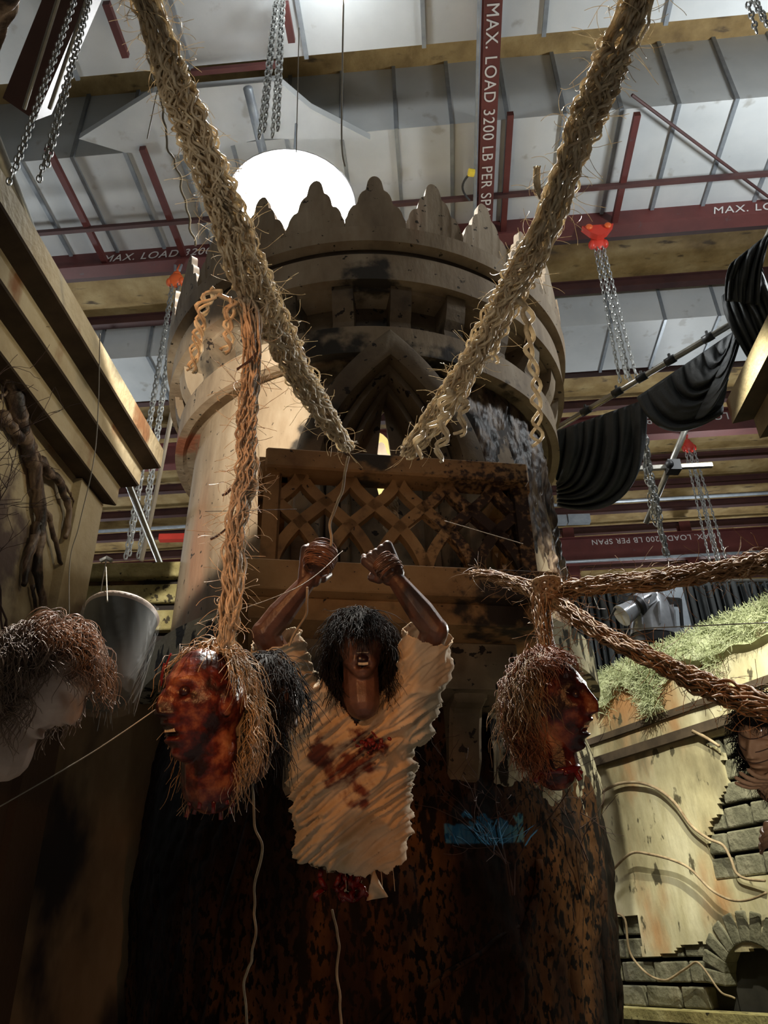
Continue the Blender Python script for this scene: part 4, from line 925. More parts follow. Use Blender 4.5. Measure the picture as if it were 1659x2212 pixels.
rope('frayed_rope', [pd(*p) for p in [(1185, 1262, 2.14), (1172, 1300, 2.1), (1172, 1350, 2.05), (1180, 1400, 2.0), (1188, 1450, 1.96)]], [.03, .028, .02, .022, .03], 40, .0023, JB, 6, 'short brown rope dropping from the knot to the auburn haired head', fly=90)
b = MB()
for k in range(9):
    c = pd(1184, 1278, 2.12); a = k * .7; pts = [c + V((.036 * math.cos(q), .032 * math.sin(q), .03 * math.sin(q + a))) for q in (6.28 * i / 20 for i in range(21))]; b.tube(pts, .005, 6)
b.build('rope_knot', JB, smooth=True, label='brown rope knot where three ropes meet right of the balcony', cat='knot')

G = 'loose curly strands'
curl('curly_strand', [pd(*p) for p in ((480, 640, 1.75), (505, 655, 1.74), (490, 690, 1.73), (495, 730, 1.73), (485, 760, 1.73))], .005, J, 11, 'curly loose strand hanging beside the left rope, right one of the pair', .009, .05, 5, group=G)
curl('curly_strand', [pd(*p) for p in ((470, 625, 1.75), (440, 655, 1.75), (432, 700, 1.75), (425, 745, 1.75), (415, 800, 1.75))], .004, J, 12, 'fine curly loose strand hanging beside the left rope, left one of the pair', .010, .06, 5, group=G)
curl('curly_strand', [pd(*p) for p in ((1115, 635, 1.86), (1140, 690, 1.86), (1145, 760, 1.86), (1158, 830, 1.86), (1160, 900, 1.86), (1158, 960, 1.86))], .0065, J, 13, 'long single curly strand hanging right of the right rope before the tower brim', .011, .075, 2, group=G)
for i, (x, y, x2, y2) in enumerate(((1000, 860, 990, 940), (1050, 700, 1068, 780), (960, 890, 945, 995), (905, 930, 900, 985), (975, 840, 930, 930))):
    curl('curly_strand', [pd(x, y, 2.1), pd((x + x2) / 2 + 6, (y + y2) / 2, 2.12), pd(x2, y2, 2.14)], .0065, J, 20 + i, ['curly rope tail dangling over the arch, nearest the slit', 'curly rope tail high up beside the dark corbels', 'long curly rope tail reaching the balcony rail', 'short curly rope tail ending at the balcony rail', 'curly rope tail crossing the arch from the right rope'][i], .013, .06, 2, group=G)
b = MB(); rnd = random.Random(9)
for k in range(16):
    p = pd(1163 + rnd.uniform(-12, 6), 362 + rnd.uniform(-4, 4), 1.66); e = pd(1160 + rnd.uniform(-8, 8), 395, 1.66); e2 = pd(1166, 430, 1.67); b.tube(spline([p, e, e2], 6), .0018, 5)
b.build('rope_tuft', J, smooth=True, label='short frayed tuft sticking up from the right rope beside the white duct', cat='tuft')
b = MB()
for a, c, s in (((512, 798), (555, 762), 0), ((455, 1165), (492, 1140), 1), ((480, 1070), (500, 1055), 2)):
    b.tube(spline([pd(a[0], a[1], 1.7), pd((a[0] + c[0]) / 2, (a[1] + c[1]) / 2 + 3, 1.7), pd(c[0], c[1], 1.7)], 5), .003, 5)
b.build('dark_thorns', M['twig'], label='small dark thorny twigs caught in the hanging left rope', cat='twig')
def line(pts, r, mat, label, nm='thin_line', cat='line', wob=0.):
    P = [pd(*p) for p in pts]; q = spline(P, 14)
    if wob: q = [p + V((noise.noise(p * 14), 0, noise.noise(p * 9 + V((5, 0, 0))))) * wob for p in q]
    b = MB(); b.tube(q, r, 6); return b.build(nm, mat, smooth=True, label=label, cat=cat)
line([(545, 1690, 2.0), (562, 1800, 2.0), (552, 1880, 2.0), (545, 2000, 2.0), (546, 2060, 2.0), (532, 2110, 2.0), (545, 2260, 2.0)], .0034, M['vine'], 'wavy tan string hanging down below the bloodied head', 'string', 'string', .02)
line([(722, 1960, 2.3), (735, 2040, 2.3), (728, 2100, 2.3), (738, 2260, 2.3)], .0038, M['vine'], 'tan string hanging down below the hanging figure', 'string', 'string', .015)
line([(665, 1265, 2.45), (662, 1320, 2.45), (640, 1365, 2.45), (630, 1395, 2.45)], .004, M['vine'], 'short tan string dropping from the bound left fist', 'string', 'string', .01)
line([(755, 985, 2.45), (748, 1040, 2.45), (725, 1090, 2.44), (716, 1140, 2.44), (712, 1180, 2.44)], .0045, M['vine'], 'curling tan string from the left rope end down to the bound fist', 'string', 'string', .015)
line([(0, 1742, 1.5), (200, 1625, 1.6), (362, 1515, 1.7)], .0012, M['wire'], 'thin pale wire rising from the left edge to the bloodied head')
line([(216, 720, 2.6), (207, 960, 2.6), (172, 1130, 2.6), (150, 1225, 2.6), (152, 1440, 2.6)], .0018, M['wire'], 'thin wire hanging in front of the left facade')
line([(300, 0, 4), (330, 160, 4), (345, 190, 4), (365, 300, 4), (400, 430, 4), (425, 530, 4)], .006, M['wire'], 'thin pale cord hanging left of the left rope over the duct', wob=.03)
line([(318, 300, 4), (340, 195, 4)], .003, M['wire'], 'short pale cord tied to the thin cord left of the left rope')
line([(742, 0, 6), (738, 290, 6), (745, 360, 6)], .007, M['wire'], 'thin straight cable hanging above the right side of the glare')
line([(646, 60, 6), (640, 330, 6)], .004, M['wire'], 'faint thin cable hanging above the middle of the glare')
line([(372, 890, 9), (330, 1100, 9), (305, 1212, 9)], .028, M['wire'], 'pale slack rope hanging next to the four hoist chains', 'pale_rope', 'rope')
line([(420, 1350, 2.2), (640, 1270, 2.3), (740, 1190, 2.5)], .0012, M['wire'], 'thin pale wire from the rope to the balcony lattice')
line([(960, 1125, 3), (1130, 1175, 3)], .0016, M['wire'], 'thin pale thread across the lattice right half')
line([(1330, 1360, 4), (1659, 1345, 4)], .003, M['wire'], 'thin dark wire in front of the backdrop curtain')
line([(440, 1105, 3), (640, 1100, 3)], .0012, M['twig'], 'thin dark thread across the tower shaft left of the balcony')

# ================================================================ heads
def sm(a, b_, x): t = min(max((x - a) / (b_ - a), 0), 1); return t * t * (3 - 2 * t)
def gs(x, c, w_): return math.exp(-((x - c) / w_) ** 2)
def head_pts(opn=0., seed=0, n=130, lump=0.):
    """closed head surface, face towards +Y, crown +Z, height about .23"""
    rows = []
    for i in range(n + 1):
        t = math.pi * i / n; row = []
        for j in range(n):
            p = -math.pi / 2 - 2 * math.pi * j / n; x = math.sin(t) * math.cos(p); y = math.sin(t) * math.sin(p); z = math.cos(t)
            X = .076 * x; Y = .094 * y - .008; Z = .118 * z
            lo = sm(.01, -.105, Z)
            X *= 1 - .30 * lo; 
            if Y < 0: Y *= 1 - .25 * lo
            f = sm(.1, .6, y)
            if f > 0:
                Y += f * (-.010 * sm(-.9, .2, -abs(X) / .05) * 0 + .006 * gs(Z, .040, .012) * gs(abs(X), .026, .024))      # brow
                Y -= f * .017 * gs(abs(X), .031, .015) * gs(Z, .018, .012)                                        # sockets
                Y += f * .009 * gs(abs(X), .031, .009) * gs(Z, .017, .007)                                        # lids
                br_ = sm(.032, -.020, Z) * sm(-.036, -.028, Z); Y += f * (.008 * gs(X, 0, .009) * gs(Z, .01, .025) + .020 * br_ * gs(X, 0, .0095 + .006 * br_))
                Y += f * .011 * gs(abs(X), .012, .007) * gs(Z, -.027, .008)                                       # nostrils
                Y += f * .006 * gs(abs(X), .044, .016) * gs(Z, -.008, .016)                                       # cheeks
                Y += f * .010 * gs(X, 0, .024) * (gs(Z, -.048 + opn * .012, .006) + gs(Z, -.061 - opn * .024, .006))  # lips
                Y -= f * (.006 + .04 * opn) * gs(X, 0, .019) * gs(Z, -.0545 - opn * .008, .0028 + .010 * opn)        # mouth
                Y += f * .013 * gs(X, 0, .022) * gs(Z, -.098, .017); Y -= f * .006 * gs(X, 0, .02) * gs(Z, -.078 - .01 * opn, .008)
            if opn and Z < -.05: Z -= opn * .02 * f
            if lump: k = noise.noise(V((X * 40, Y * 40, Z * 40 + seed))) * lump; X += k * x; Y += k * y; Z += k * z
            row.append(V((X, Y, Z)))
        rows.append(row)
    return rows
def frame(face, up):
    f = V(face).normalized(); u = V(up); u = (u - f * u.dot(f)).normalized(); r = f.cross(u); return Matrix((r, f, u)).transposed()
def add_head(mb, P, Mx, s=1., opn=0., seed=0, lump=0., ears=True, neck=None, nr=.055):
    mb.grid([[V(P) + Mx @ (v * s) for v in r] for r in head_pts(opn, seed, lump=lump)], True)
    if ears:
        for k in (-1, 1):
            for (c, r_) in (((.076, -.006, .0), (.008, .016, .028)), ((.079, -.014, .012), (.007, .012, .016))):
                mb.ell(V(P) + Mx @ (V((c[0] * k, c[1], c[2])) * s), [q * s for q in r_], Mx, 10)
    if neck: mb.cap2(V(P) + Mx @ (V((0, -.025, -.05)) * s), V(P) + Mx @ (V(neck) * s), .058 * s, nr * s)
def eyes(P, Mx, s, par, mat):
    for k in (-1, 1): b = MB(); b.ell(V(P) + Mx @ (V((.031 * k, .066, .017)) * s), [.012 * s] * 3, None, 8); b.build('eye', mat, par, smooth=True)
def hair(P, Mx, s, n, L, seed, mat, par, cover, fall=(0, 0, -1), curly=.4, r=.0012, name='hair', steps=12, lift=.25, cap=True, part=0.):
    """strands from the scalp; cover(x,y,z) tells where hair grows on the unit skull"""
    rnd = random.Random(seed); b = MB(); fall = V(fall).normalized(); Mi = Mx.transposed()
    if cap:
        rows = []
        for i in range(25):
            t = math.pi * i / 24; row = []
            for j in range(40):
                p = 2 * math.pi * j / 40; d = V((math.sin(t) * math.cos(p), math.sin(t) * math.sin(p), math.cos(t))); g = 1.05 if cover(d) else .78
                row.append(V(P) + Mx @ (V((.076 * d.x * g, .094 * d.y * g - .008, .118 * d.z * g)) * s))
            rows.append(row)
        b.grid(rows, True)
    k = 0
    def shell(q, lay):
        l_ = Mi @ (q - V(P)); e = V((l_.x / .077 / s, (l_.y / s + .008) / .095, l_.z / .119 / s)); el = e.length
        if el < lay: e *= lay / el; q = V(P) + Mx @ (V((e.x * .077, e.y * .095 - .008, e.z * .119)) * s)
        return q, el
    while k < n:
        d = V((rnd.gauss(0, 1), rnd.gauss(0, 1), rnd.gauss(0, 1))).normalized()
        if not cover(d): continue
        k += 1; l = L * rnd.uniform(.55, 1.15); lay = rnd.uniform(1.03, 1.03 + .14 * lift + .06)
        cl = V([noise.noise(d * 2.6 + V((seed * a_, seed * b__, seed * c_))) for a_, b__, c_ in ((1, 0, 0), (0, 1, 0), (0, 0, 1))])
        nn = Mx @ d; v = fall * .9 + (Mx @ V((d.x, d.y * .8 - .35, 0))) * .5 + cl * 1.6; v = v - nn * v.dot(nn); v = (v.normalized() + nn * lift * .5).normalized()
        p = V(P) + Mx @ (V((.077 * d.x, .095 * d.y - .008, .119 * d.z)) * s); pts = [p]; ph = cl.x * 9 + rnd.uniform(-.2, .2); cu = V((rnd.gauss(0, 1), rnd.gauss(0, 1), rnd.gauss(0, 1))) * .05
        u_ = v.orthogonal(); u_ = (Mx @ V((cl.y, cl.z, cl.x)).normalized() + u_ * .1).normalized(); w_ = v.cross(u_)
        for i in range(steps):
            f = (i + 1) / steps * L / .16; a_ = ph + f * 11
            vv = (v + (u_ * math.sin(a_) + w_ * math.cos(a_)) * curly * 1.1).normalized()
            v = (v + fall * .22 + cu).normalized()
            p, el = shell(p + vv * l / steps, lay); pts.append(p)
        b.tube(pts, [r * (1 - .6 * i / steps) for i in range(steps + 1)], 4, cap=False)
    return b.build(name, mat, par, smooth=True)

# --- bloodied head, middle left
P = pd(435, 1522, 1.72); Mx = frame((-.62, -.74, -.10), (.08, -.1, 1))
t = thing('severed_head', P - ZU * .2, 'bloodied prop head with bald forehead and long blond hair hanging left of the figure', 'prop head', 'hanging prop heads')
mb = MB(); add_head(mb, P, Mx, 1.06, .35, 2, .002, True, (0.01, -.05, -.15), .062); vs, fs, _ = remesh(mb, .0025, 2); b = MB(); b.add(vs, fs); b.build('head', M['gore'], t, smooth=True)
eyes(P, Mx, 1.06, t, M['mouth'])
hair(P, Mx, 1.06, 1500, .17, 3, M['hairg'], t, lambda d: d.y < -.15 and d.z > -.55 and (d.x > -.2 or d.y < -.6) or (d.z > .85 and d.y < .1), curly=.45, r=.0013, lift=.3)
hair(P + Mx @ V((0, -.02, .10)), Mx, .4, 120, .12, 4, M['hairg'], t, lambda d: d.z > 0, curly=.6, name='topknot', r=.0016)
b = MB(); c = P + Mx @ V((.01, -.055, -.18)); b.ell(c, (.05, .05, .02), Mx)
for k in range(10): a = k * .63; b.tube([c + V((.04 * math.cos(a), .04 * math.sin(a), 0)), c + V((.05 * math.cos(a), .045 * math.sin(a), -.03 - .01 * (k % 3)))], .005, 5)
b.build('torn_neck', M['blood'], t, smooth=True)
b = MB(); b.tube([P + Mx @ V((.004, .088, .10)), P + Mx @ V((.012, .098, .06)), P + Mx @ V((.014, .098, .03))], .0022, 6); b.tube([P + Mx @ V((.02, .092, .08)), P + Mx @ V((.03, .090, .05)), P + Mx @ V((.03, .087, .04))], .002, 6); b.build('blood_trickle', M['blood'], t, smooth=True)
b = MB()
for k in range(5): x = -.013 + .0065 * k; b.box(P + Mx @ (V((x, .070, -.056)) * 1.06), (.0026, .002, .004), Mx)
b.build('teeth', M['tooth'], t)
b = MB(); p = pd(398, 1700, 1.72); b.cap2(p, pd(408, 1680, 1.72), .006, .005); b.build('bone_shard', M['tooth'], t, smooth=True)
# dark wet mass behind it
P2 = pd(575, 1520, 1.95); Mx2 = frame((.5, .6, -.1), (0, 0, 1))
t = thing('severed_head', P2 - ZU * .15, 'dark haired prop head seen from behind, tucked between bloodied head and figure', 'prop head', 'hanging prop heads')
mb = MB(); add_head(mb, P2, Mx2, 1., 0, 5, 0, True, (0, -.03, -.15)); vs, fs, _ = remesh(mb, .003, 2); b = MB(); b.add(vs, fs); b.build('head', M['skin'], t, smooth=True)
hair(P2, Mx2, 1., 1200, .14, 6, M['hairk'], t, lambda d: d.y < .2 or d.z > .5, curly=.3, r=.0013)
# --- leftmost head
P = pd(95, 1478, 1.62); Mx = frame((.8, .12, -.58), (.35, -.2, 1))
t = thing('severed_head', P - ZU * .15, 'wavy brown haired prop head at the left edge, face turned away', 'prop head', 'hanging prop heads')
mb = MB(); add_head(mb, P, Mx, .98, .5, 7, .001, True, (0, .03, -.15)); vs, fs, _ = remesh(mb, .0025, 2); b = MB(); b.add(vs, fs); b.build('head', M['pale'], t, smooth=True)
hair(P, Mx, 1.02, 2600, .12, 8, M['hairb'], t, lambda d: d.y < .15 and d.z > -.6 or d.z > .65, curly=.8, r=.0012, lift=.6)
b = MB(); c = P + Mx @ V((0, .03, -.155)); b.ell(c, (.045, .045, .012), Mx); b.build('torn_neck', M['blood'], t, smooth=True)
# --- auburn head, right
P = pd(1196, 1522, 1.92); Mx = frame((.80, -.50, -.05), (-.30, -.1, 1))
t = thing('severed_head', P - ZU * .15, 'auburn haired prop head hanging right of the balcony, bloody face in profile to the right', 'prop head', 'hanging prop heads')
mb = MB(); add_head(mb, P, Mx, 1.02, .35, 9, .002, True, (0, -.02, -.14)); vs, fs, _ = remesh(mb, .0025, 2); b = MB(); b.add(vs, fs); b.build('head', M['gore'], t, smooth=True)
eyes(P, Mx, 1.02, t, M['mouth'])
hair(P, Mx, 1.04, 2400, .10, 10, M['haira'], t, lambda d: (d.y < -.1 and d.z > -.85) or (d.z > .7 and d.y < .35), curly=.7, r=.0013, lift=.5, fall=(.1, 0, -1))
hair(P, Mx, 1.06, 240, .20, 12, M['hairg'], t, lambda d: d.z > .5 and d.x > 0 and d.y < .2, curly=.4, r=.0012, lift=.1, cap=False, name='blond_lock', fall=(.15, 0, -1))
b = MB(); c = P + Mx @ V((0, -.02, -.15)); b.ell(c, (.055, .06, .02), Mx)
for k in range(9): a = k * .7; b.tube([c + V((.045 * math.cos(a), .045 * math.sin(a), 0)), c + V((.06 * math.cos(a), .055 * math.sin(a), -.012 - .01 * (k % 3)))], .007, 5)
b.build('torn_neck', M['blood'], t, smooth=True)
b = MB()
for k in range(5): x = -.013 + .0065 * k; b.box(P + Mx @ (V((x, .070, -.056)) * 1.02), (.0026, .002, .004), Mx)
b.build('teeth', M['tooth'], t)

# --- plastic wrapped drum between the heads
P = pd(236, 1412, 2.42); t = thing('wrapped_drum', P - ZU * .16, 'dark drum shaped lantern wrapped in streaky plastic film, between the two left heads', 'lantern')
ax = V((.06, .25, 1)).normalized(); sd = ax.cross(V((0, 1, 0))).normalized(); fr_ = sd.cross(ax); MM = Matrix((sd, -fr_, ax)).transposed()
b = MB(); b.lathe([(.001, -.15), (.085, -.15), (.095, -.13), (.112, .12), (.115, .145), (.108, .15), (.1, .14), (.001, .14)], (0, 0, 0), 40); b.v = [tuple(P + MM @ V(v)) for v in b.v]; b.build('drum', M['drum'], t, smooth=True, auto=40)
b = MB(); b.lathe([(.112, .13), (.118, .15), (.112, .158), (.106, .15)], (0, 0, 0), 40); b.v = [tuple(P + MM @ V(v)) for v in b.v]; b.build('rim', M['pale'], t, smooth=True)
rows = []
for i in range(30):
    row = []
    for j in range(90):
        a = 2 * math.pi * j / 90; z = -.155 + .31 * i / 29; r_ = .104 + .05 * (z + .15) * .3 + .012 + .006 * abs(noise.noise(V((math.cos(a + z * 3) * 7, math.sin(a + z * 3) * 7, z * 3)))) * 2; row.append(P + MM @ V((r_ * math.sin(a), -r_ * math.cos(a), z)))
    rows.append(row)
b = MB(); b.grid(rows, True); b.build('plastic_film', M['film'], t, smooth=True)
b = MB(); rnd = random.Random(3)
for k in range(60):
    a = rnd.uniform(-1.5, 1.5); z0_ = rnd.uniform(-.02, .14); a1 = a - rnd.uniform(.2, .9); pts = [P + MM @ V((.124 * math.sin(a + (a1 - a) * q / 8), -.124 * math.cos(a + (a1 - a) * q / 8), z0_ - .2 * (q / 8) ** 1.3 * (1 if z0_ > .0 else .6))) for q in range(9)]; b.tube(pts, .0006, 3, cap=False)
b.build('film_creases', M['film'], t)
line([(229, 1225, 2.6), (232, 1300, 2.35)], .002, M['wire'], 'short wire holding up the plastic wrapped drum')
# ================================================================ hanging figure
fig = thing('hanging_figure', pd(760, 1900, 2.62), 'person prop in torn cream shirt, black hair, mouth open, arms raised with bound fists', 'person')
DF = 2.62
neck = pd(772, 1500, DF); hd = pd(778, 1402, DF - .0); lsh = pd(655, 1510, DF + .02); lel = pd(572, 1368, DF - .06); lwr = pd(668, 1252, DF - .02)
rsh = pd(885, 1505, DF + .02); rel = pd(940, 1362, DF - .06); rwr = pd(850, 1245, DF - .02); chest = pd(770, 1620, DF + .02); belly = pd(762, 1760, DF + .04); hip = pd(758, 1800, DF + .05)
mb = MB()
FM = frame((.10, -.97, .10), (-.04, 0, 1)); add_head(mb, hd, FM, 1.04, .9, 21, 0, True, (0, -.02, -.17))
for a, c, ra, rb in ((neck, chest, .07, .085), (chest, belly, .085, .08), (belly, hip, .08, .08), (lsh, rsh, .05, .05), (lsh, chest, .05, .07), (rsh, chest, .05, .07), (lsh, lel, .052, .045), (lel, lel.lerp(lwr, .35), .043, .045), (lel.lerp(lwr, .35), lwr, .045, .028), (rsh, rel, .052, .045), (rel, rel.lerp(rwr, .35), .043, .045), (rel.lerp(rwr, .35), rwr, .045, .028)):
    mb.cap2(a, c, ra, rb)
def hand(mb, wr, elb, up, side, curl=1., s=1.0, thumb=1):
    """wr wrist, direction elb->wr; side: unit vector across the knuckles; curled fist"""
    d = (V(wr) - V(elb)).normalized(); sd = V(side); sd = (sd - d * sd.dot(d)).normalized(); pn = d.cross(sd) * up    # palm normal
    wr = V(wr)
    for k in range(5): f = (k - 2) * .018 * s; mb.cap2(wr + sd * f * .45, wr + d * .082 * s + sd * f, .016 * s, .0145 * s)
    Ls = (.040, .045, .042, .034); 
    for k in range(4):
        f = (k - 1.5) * .0205 * s; p = wr + d * .084 * s + sd * f; l = Ls[k] * s; ang = (.9 + .12 * k) * curl; r_ = .0095 * s
        dirs = [ang, ang * 2.1, ang * 3.0]; lens = [l, l * .66, l * .5]; 
        for a, q in zip(dirs, lens):
            v = d * math.cos(a) + pn * math.sin(a) + sd * .02 * (k - 1.5); e = p + v * q; mb.cap2(p, e, r_, r_ * .9); p = e; r_ *= .9
    b0 = wr + d * .02 * s - sd * .034 * s * thumb + pn * .008 * s; b1 = b0 + (d * .7 - sd * .35 * thumb + pn * .7).normalized() * .042 * s; b2 = b1 + (d * .5 + sd * .5 * thumb + pn * .6).normalized() * .034 * s; b3 = b2 + (d * .1 + sd * thumb + pn * .1).normalized() * .026 * s
    mb.cap2(b0, b1, .014 * s, .0115 * s); mb.cap2(b1, b2, .011 * s, .0098 * s); mb.cap2(b2, b3, .0098 * s, .008 * s)
lh = lwr + (V((.35, -.1, 1)).normalized()) * .01
hand(mb, lwr, lwr - V((.25, .0, .9)), 1, V((1, .25, 0)), 1.0, 1.2, -1)
hand(mb, rwr, rwr - V((-.5, .0, .8)), 1, V((1, -.2, .2)), 1.0, 1.25, 1)
vs, fs, ns = remesh(mb, .0028, 3, .5)
b = MB(); b.add(vs, fs); b.build('body', M['skin'], fig, smooth=True)
eyes(hd, FM, 1.04, fig, M['mouth'])
b = MB()
for k in range(6): x = -.015 + .006 * k; b.box(hd + FM @ (V((x, .071, -.042 - abs(x) * .1)) * 1.04), (.0032, .002, .0045), FM)
b.build('upper_teeth', M['tooth'], fig); b = MB()
for k in range(6): x = -.0125 + .005 * k; b.box(hd + FM @ (V((x, .074, -.086 + abs(x) * .1)) * 1.04), (.0027, .002, .004), FM)
b.build('lower_teeth', M['tooth'], fig)
b = MB(); b.ell(hd + FM @ V((0, .062, -.064)), (.022, .012, .016), FM); b.build('mouth_cavity', M['mouth'], fig, smooth=True)
hair(hd, FM, 1.08, 3200, .155, 31, M['hairk'], fig, lambda d: d.y < .3 and d.z > -.45 or d.z > .42, curly=.35, r=.0014, lift=.7)
hair(hd, FM, 1.08, 500, .07, 33, M['hairk'], fig, lambda d: d.z > .30 and d.y > -.1, curly=.5, r=.0011, lift=.9, cap=False, name='fringe')
# rope bindings round the fists
def wrap(c, rad, axis, n, seed, nm, mat):
    rnd = random.Random(seed); b = MB(); axis = V(axis).normalized(); s1 = axis.orthogonal().normalized(); s2 = axis.cross(s1)
    for k in range(n):
        off = rnd.uniform(-1, 1) * rad * .7; r_ = rad * (1.02 - .35 * (off / rad) ** 2) * rnd.uniform(.95, 1.08); tl = V((rnd.gauss(0, .15), rnd.gauss(0, .15), rnd.gauss(0, .15))); A = (axis + tl).normalized(); u = A.orthogonal().normalized(); w2 = A.cross(u)
        b.tube([V(c) + axis * off + (u * math.cos(q) + w2 * math.sin(q)) * r_ for q in (6.283 * i / 24 for i in range(25))], .0016, 5, cap=False)
    b.build(nm, mat, fig, smooth=True)
wrap(pd(692, 1206, DF - .03), .05, (.25, .1, .9), 60, 5, 'fist_binding', M['haira'])
wrap(pd(838, 1225, DF - .03), .042, (-.5, 0, .8), 16, 6, 'fist_binding', M['haira'])
# --- shirt
sb = MB()
def oval(x, y, hw, dp, dep):          # ring of the shirt body in px
    c = pd(x, y, dep); r_ = hw / F * dep; return [c + V((r_ * math.cos(q), dp * math.sin(q), 0)) for q in (2 * math.pi * k / 48 for k in range(48))]
lv = [(772, 1476, 70, .05), (770, 1492, 118, .085), (768, 1520, 140, .11), (764, 1580, 134, .125), (760, 1650, 132, .13), (760, 1720, 130, .13), (760, 1790, 122, .13), (757, 1840, 112, .125), (755, 1872, 98, .115), (755, 1890, 60, .07)]
rows = [oval(x, y, hw, dp, DF + .03) for x, y, hw, dp in lv]; sb.grid(rows, True); sb.add(rows[0], [tuple(range(48))]); sb.add(rows[-1], [tuple(range(48))])
for a, c, e, ra, rb, rc in ((pd(668, 1530, DF + .03), pd(625, 1470, DF + .0), pd(592, 1372, DF - .05), .10, .085, .082), (pd(862, 1530, DF + .03), pd(900, 1460, DF), pd(928, 1365, DF - .05), .10, .085, .076)):
    sb.cap2(a, c, ra, rb); sb.cap2(c, e, rb, rc)
sb.cap2(pd(640, 1545, DF + .03), pd(575, 1440, DF), .07, .06); sb.cap2(pd(890, 1560, DF + .03), pd(940, 1430, DF), .07, .06)
vs, fs, ns = remesh(sb, .005, 10, .6)
nv = []; px_ = []
for v, n_ in zip(vs, ns):
    x, y = proj(v)
    # diagonal pulled folds, rising to the right shoulder
    dg_ = V((v.x * 9 + v.z * 5, v.y * 6, v.z * 12 - v.x * 8)); q1 = noise.noise(V((dg_.x * .22, v.y * 2, dg_.z * .8))); q2 = noise.noise(V((v.x * 18, v.y * 18, v.z * 14 + 4)))
    q3 = noise.noise(V((dg_.x * .4, v.y * 4, dg_.z * 2.1 + 7)))
    q4 = noise.noise(V((dg_.x * .5 + 9, v.y * 7, dg_.z * 3.7)))
    k = .022 * (1 - abs(q1) * 3.4) * .5 + .020 * ((1 - min(1, abs(q3) * 2.6)) ** 2 - .35) + .010 * ((1 - min(1, abs(q4) * 2.6)) ** 2 - .3) + .004 * q2
    if y < 1480: k *= .6
    nv.append(v + n_ * k); px_.append((x, y))
camd = V((0, -1, 0))
def cut(f):
    x = sum(px_[i][0] for i in f) / len(f); y = sum(px_[i][1] for i in f) / len(f); c = sum((vs[i] for i in f), V()) / len(f); n_ = sum((ns[i] for i in f), V())
    jag = 6 * noise.noise(V((x * .08, y * .08, 0)))
    front = c.y < neck.y + .03
    yl = 1566 - abs(x - 770) * 1.3
    if front and y < yl + jag * .4 and abs(x - 772) < 88: return True
    if y < 1475 and abs(x - 772) < 70: return True
    if y > 1884 + 8 * noise.noise(V((x * .05, 0, 0))) - (abs(x - 757) / 120) ** 2 * 34: return True
    # sleeve ends
    for e, c0, rr_, in ((pd(598, 1380, DF - .05), pd(640, 1500, DF), 1), (pd(925, 1372, DF - .05), pd(890, 1480, DF), 1)):
        d = (e - c0).normalized()
        if (c - e).dot(d) > .0 + .012 * noise.noise(c * 30) and (c - e).length < .15: return True
    return False
b = MB(); b.add(nv, [f for f in fs if not cut(f)])
blood_c = pd(790, 1615, DF - .12)
M['shirt'] = mk('torn_cream_shirt', [(.3, (.46, .35, .23)), (.7, (.64, .52, .37))], 9, 6, rough=.85, bump=.004, bscale=22, transl=.10,
    masks=[(pd(800, 1612, DF - .12), .10, (.09, .012, .01), 22, .60), (pd(700, 1640, DF - .12), .11, (.09, .025, .02), 16, .62), (pd(740, 1535, DF - .12), .06, (.36, .08, .03), 24, .58), (pd(860, 1500, DF - .12), .05, (.36, .08, .03), 28, .60), (pd(760, 1690, DF - .12), .16, (.14, .035, .022), 18, .70)])
o = b.build('shirt', M['shirt'], fig, smooth=True); so = o.modifiers.new('s', 'SOLIDIFY'); so.thickness = .0025; so.offset = 1
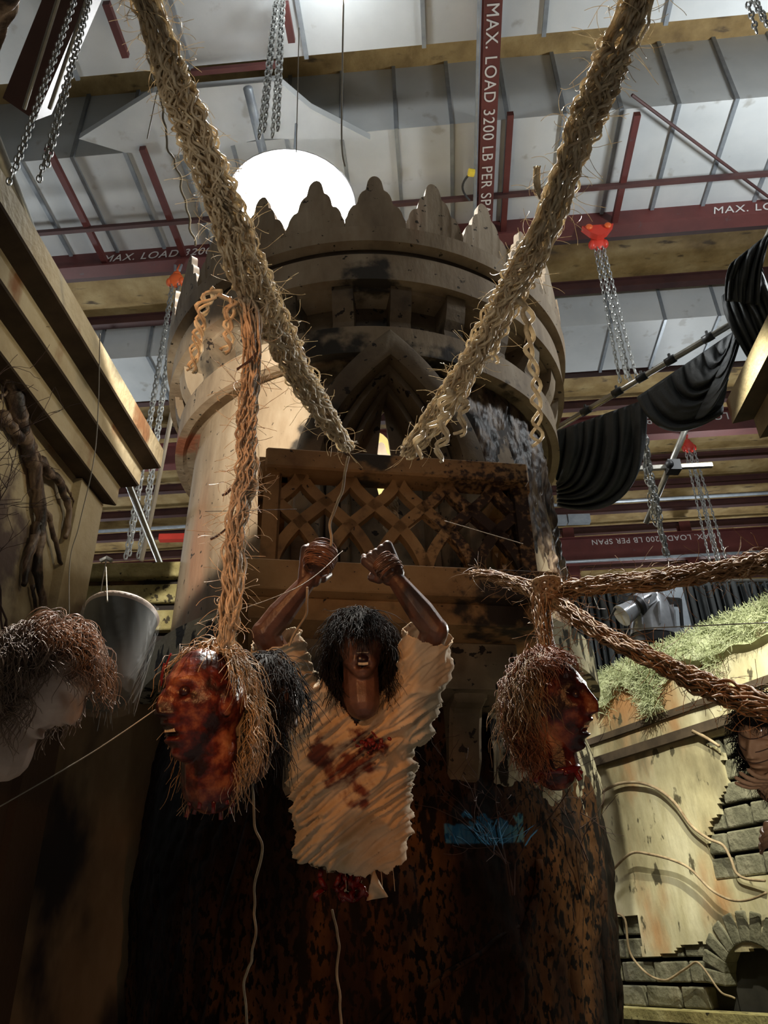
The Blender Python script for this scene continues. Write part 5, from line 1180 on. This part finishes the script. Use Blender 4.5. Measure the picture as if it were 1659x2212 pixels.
# wound, threads and torn flap
b = MB(); rnd = random.Random(8); wc = pd(800, 1610, DF - .125)
for k in range(26):
    p = wc + V((rnd.gauss(0, .028), rnd.uniform(-.01, .01), rnd.gauss(0, .014))); b.ell(p, (rnd.uniform(.004, .012), .005, rnd.uniform(.003, .007)), Matrix.Rotation(rnd.uniform(0, 3), 3, 'Y'), 6)
b.build('wound', M['blood'], fig, smooth=True)
b = MB()
for x in (744, 802, 822, 848): b.tube(spline([pd(x, 1872, DF - .02), pd(x + 3, 1900, DF - .02), pd(x + rnd.uniform(-5, 5), 1925, DF - .02)], 5), .0012, 4)
b.build('shirt_threads', M['shirt'], fig)
b = MB(); rows = []
for i in range(9):
    rows.append([pd(792 + 46 * j / 8 * (1 - .1 * i) + i, 1945 - 10 * i * (1 - abs(j - 5) / 9) - 3 * j * .3, DF - .02 + .03 * math.sin(i * .6 + j * .5)) for j in range(9)])
b.grid(rows); o = b.build('torn_flap', M['shirt'], fig, smooth=True); o.modifiers.new('s', 'SOLIDIFY').thickness = .002
b = MB()
for k in range(12):
    x = 740 + rnd.gauss(0, 22); pts = [pd(x + rnd.gauss(0, 6) * i * .3, 1872 + i * 12, DF + rnd.uniform(-.03, .05)) for i in range(7)]; b.tube(spline(pts, 3), rnd.uniform(.005, .012), 7)
b.build('entrails', M['blood'], fig, smooth=True)

# ================================================================ dark haired dummy cut by the right edge
t = thing('masked_dummy', pd(1680, 1700, 3.0), 'person prop with dark hair and wrapped tan face, cut off by the right edge', 'person')
P = pd(1650, 1602, 3.0); Mx = frame((-.75, -.5, -.35), (.3, -.2, 1))
mb = MB(); add_head(mb, P, Mx, 1.15, .1, 4, .001, True, (0, -.03, -.16)); e1 = pd(1740, 1640, 3.0); w1 = pd(1690, 1668, 2.95)
mb.cap2(P + Mx @ V((0, -.03, -.16)), pd(1750, 1700, 3.1), .06, .09); mb.cap2(pd(1750, 1700, 3.1), e1, .06, .045); mb.cap2(e1, w1, .045, .03)
hand(mb, w1, e1, 1, V((.2, -.9, .3)), .35, 1.1, 1); w2 = pd(1700, 1790, 2.95); e2 = pd(1790, 1760, 3.0); mb.cap2(pd(1750, 1700, 3.1), e2, .06, .045); mb.cap2(e2, w2, .045, .03); hand(mb, w2, e2, -1, V((.1, -.4, .9)), .3, 1.0, 1)
vs, fs, _ = remesh(mb, .003, 3); b = MB(); b.add(vs, fs); b.build('body', M['mask'], t, smooth=True)
hair(P, Mx, 1.25, 1800, .08, 41, M['hairk'], t, lambda d: d.y < .3 or d.z > .5, curly=.8, r=.0013, lift=1.8)
b = MB()
for z in (.05, .0, -.04):
    b.tube([P + Mx @ V((.092 * math.cos(q), .112 * math.sin(q) - .006, z + .012 * math.sin(q * 3))) for q in (6.28 * i / 40 for i in range(41))], .002, 5)
b.build('face_wrap_seams', M['twig'], t)
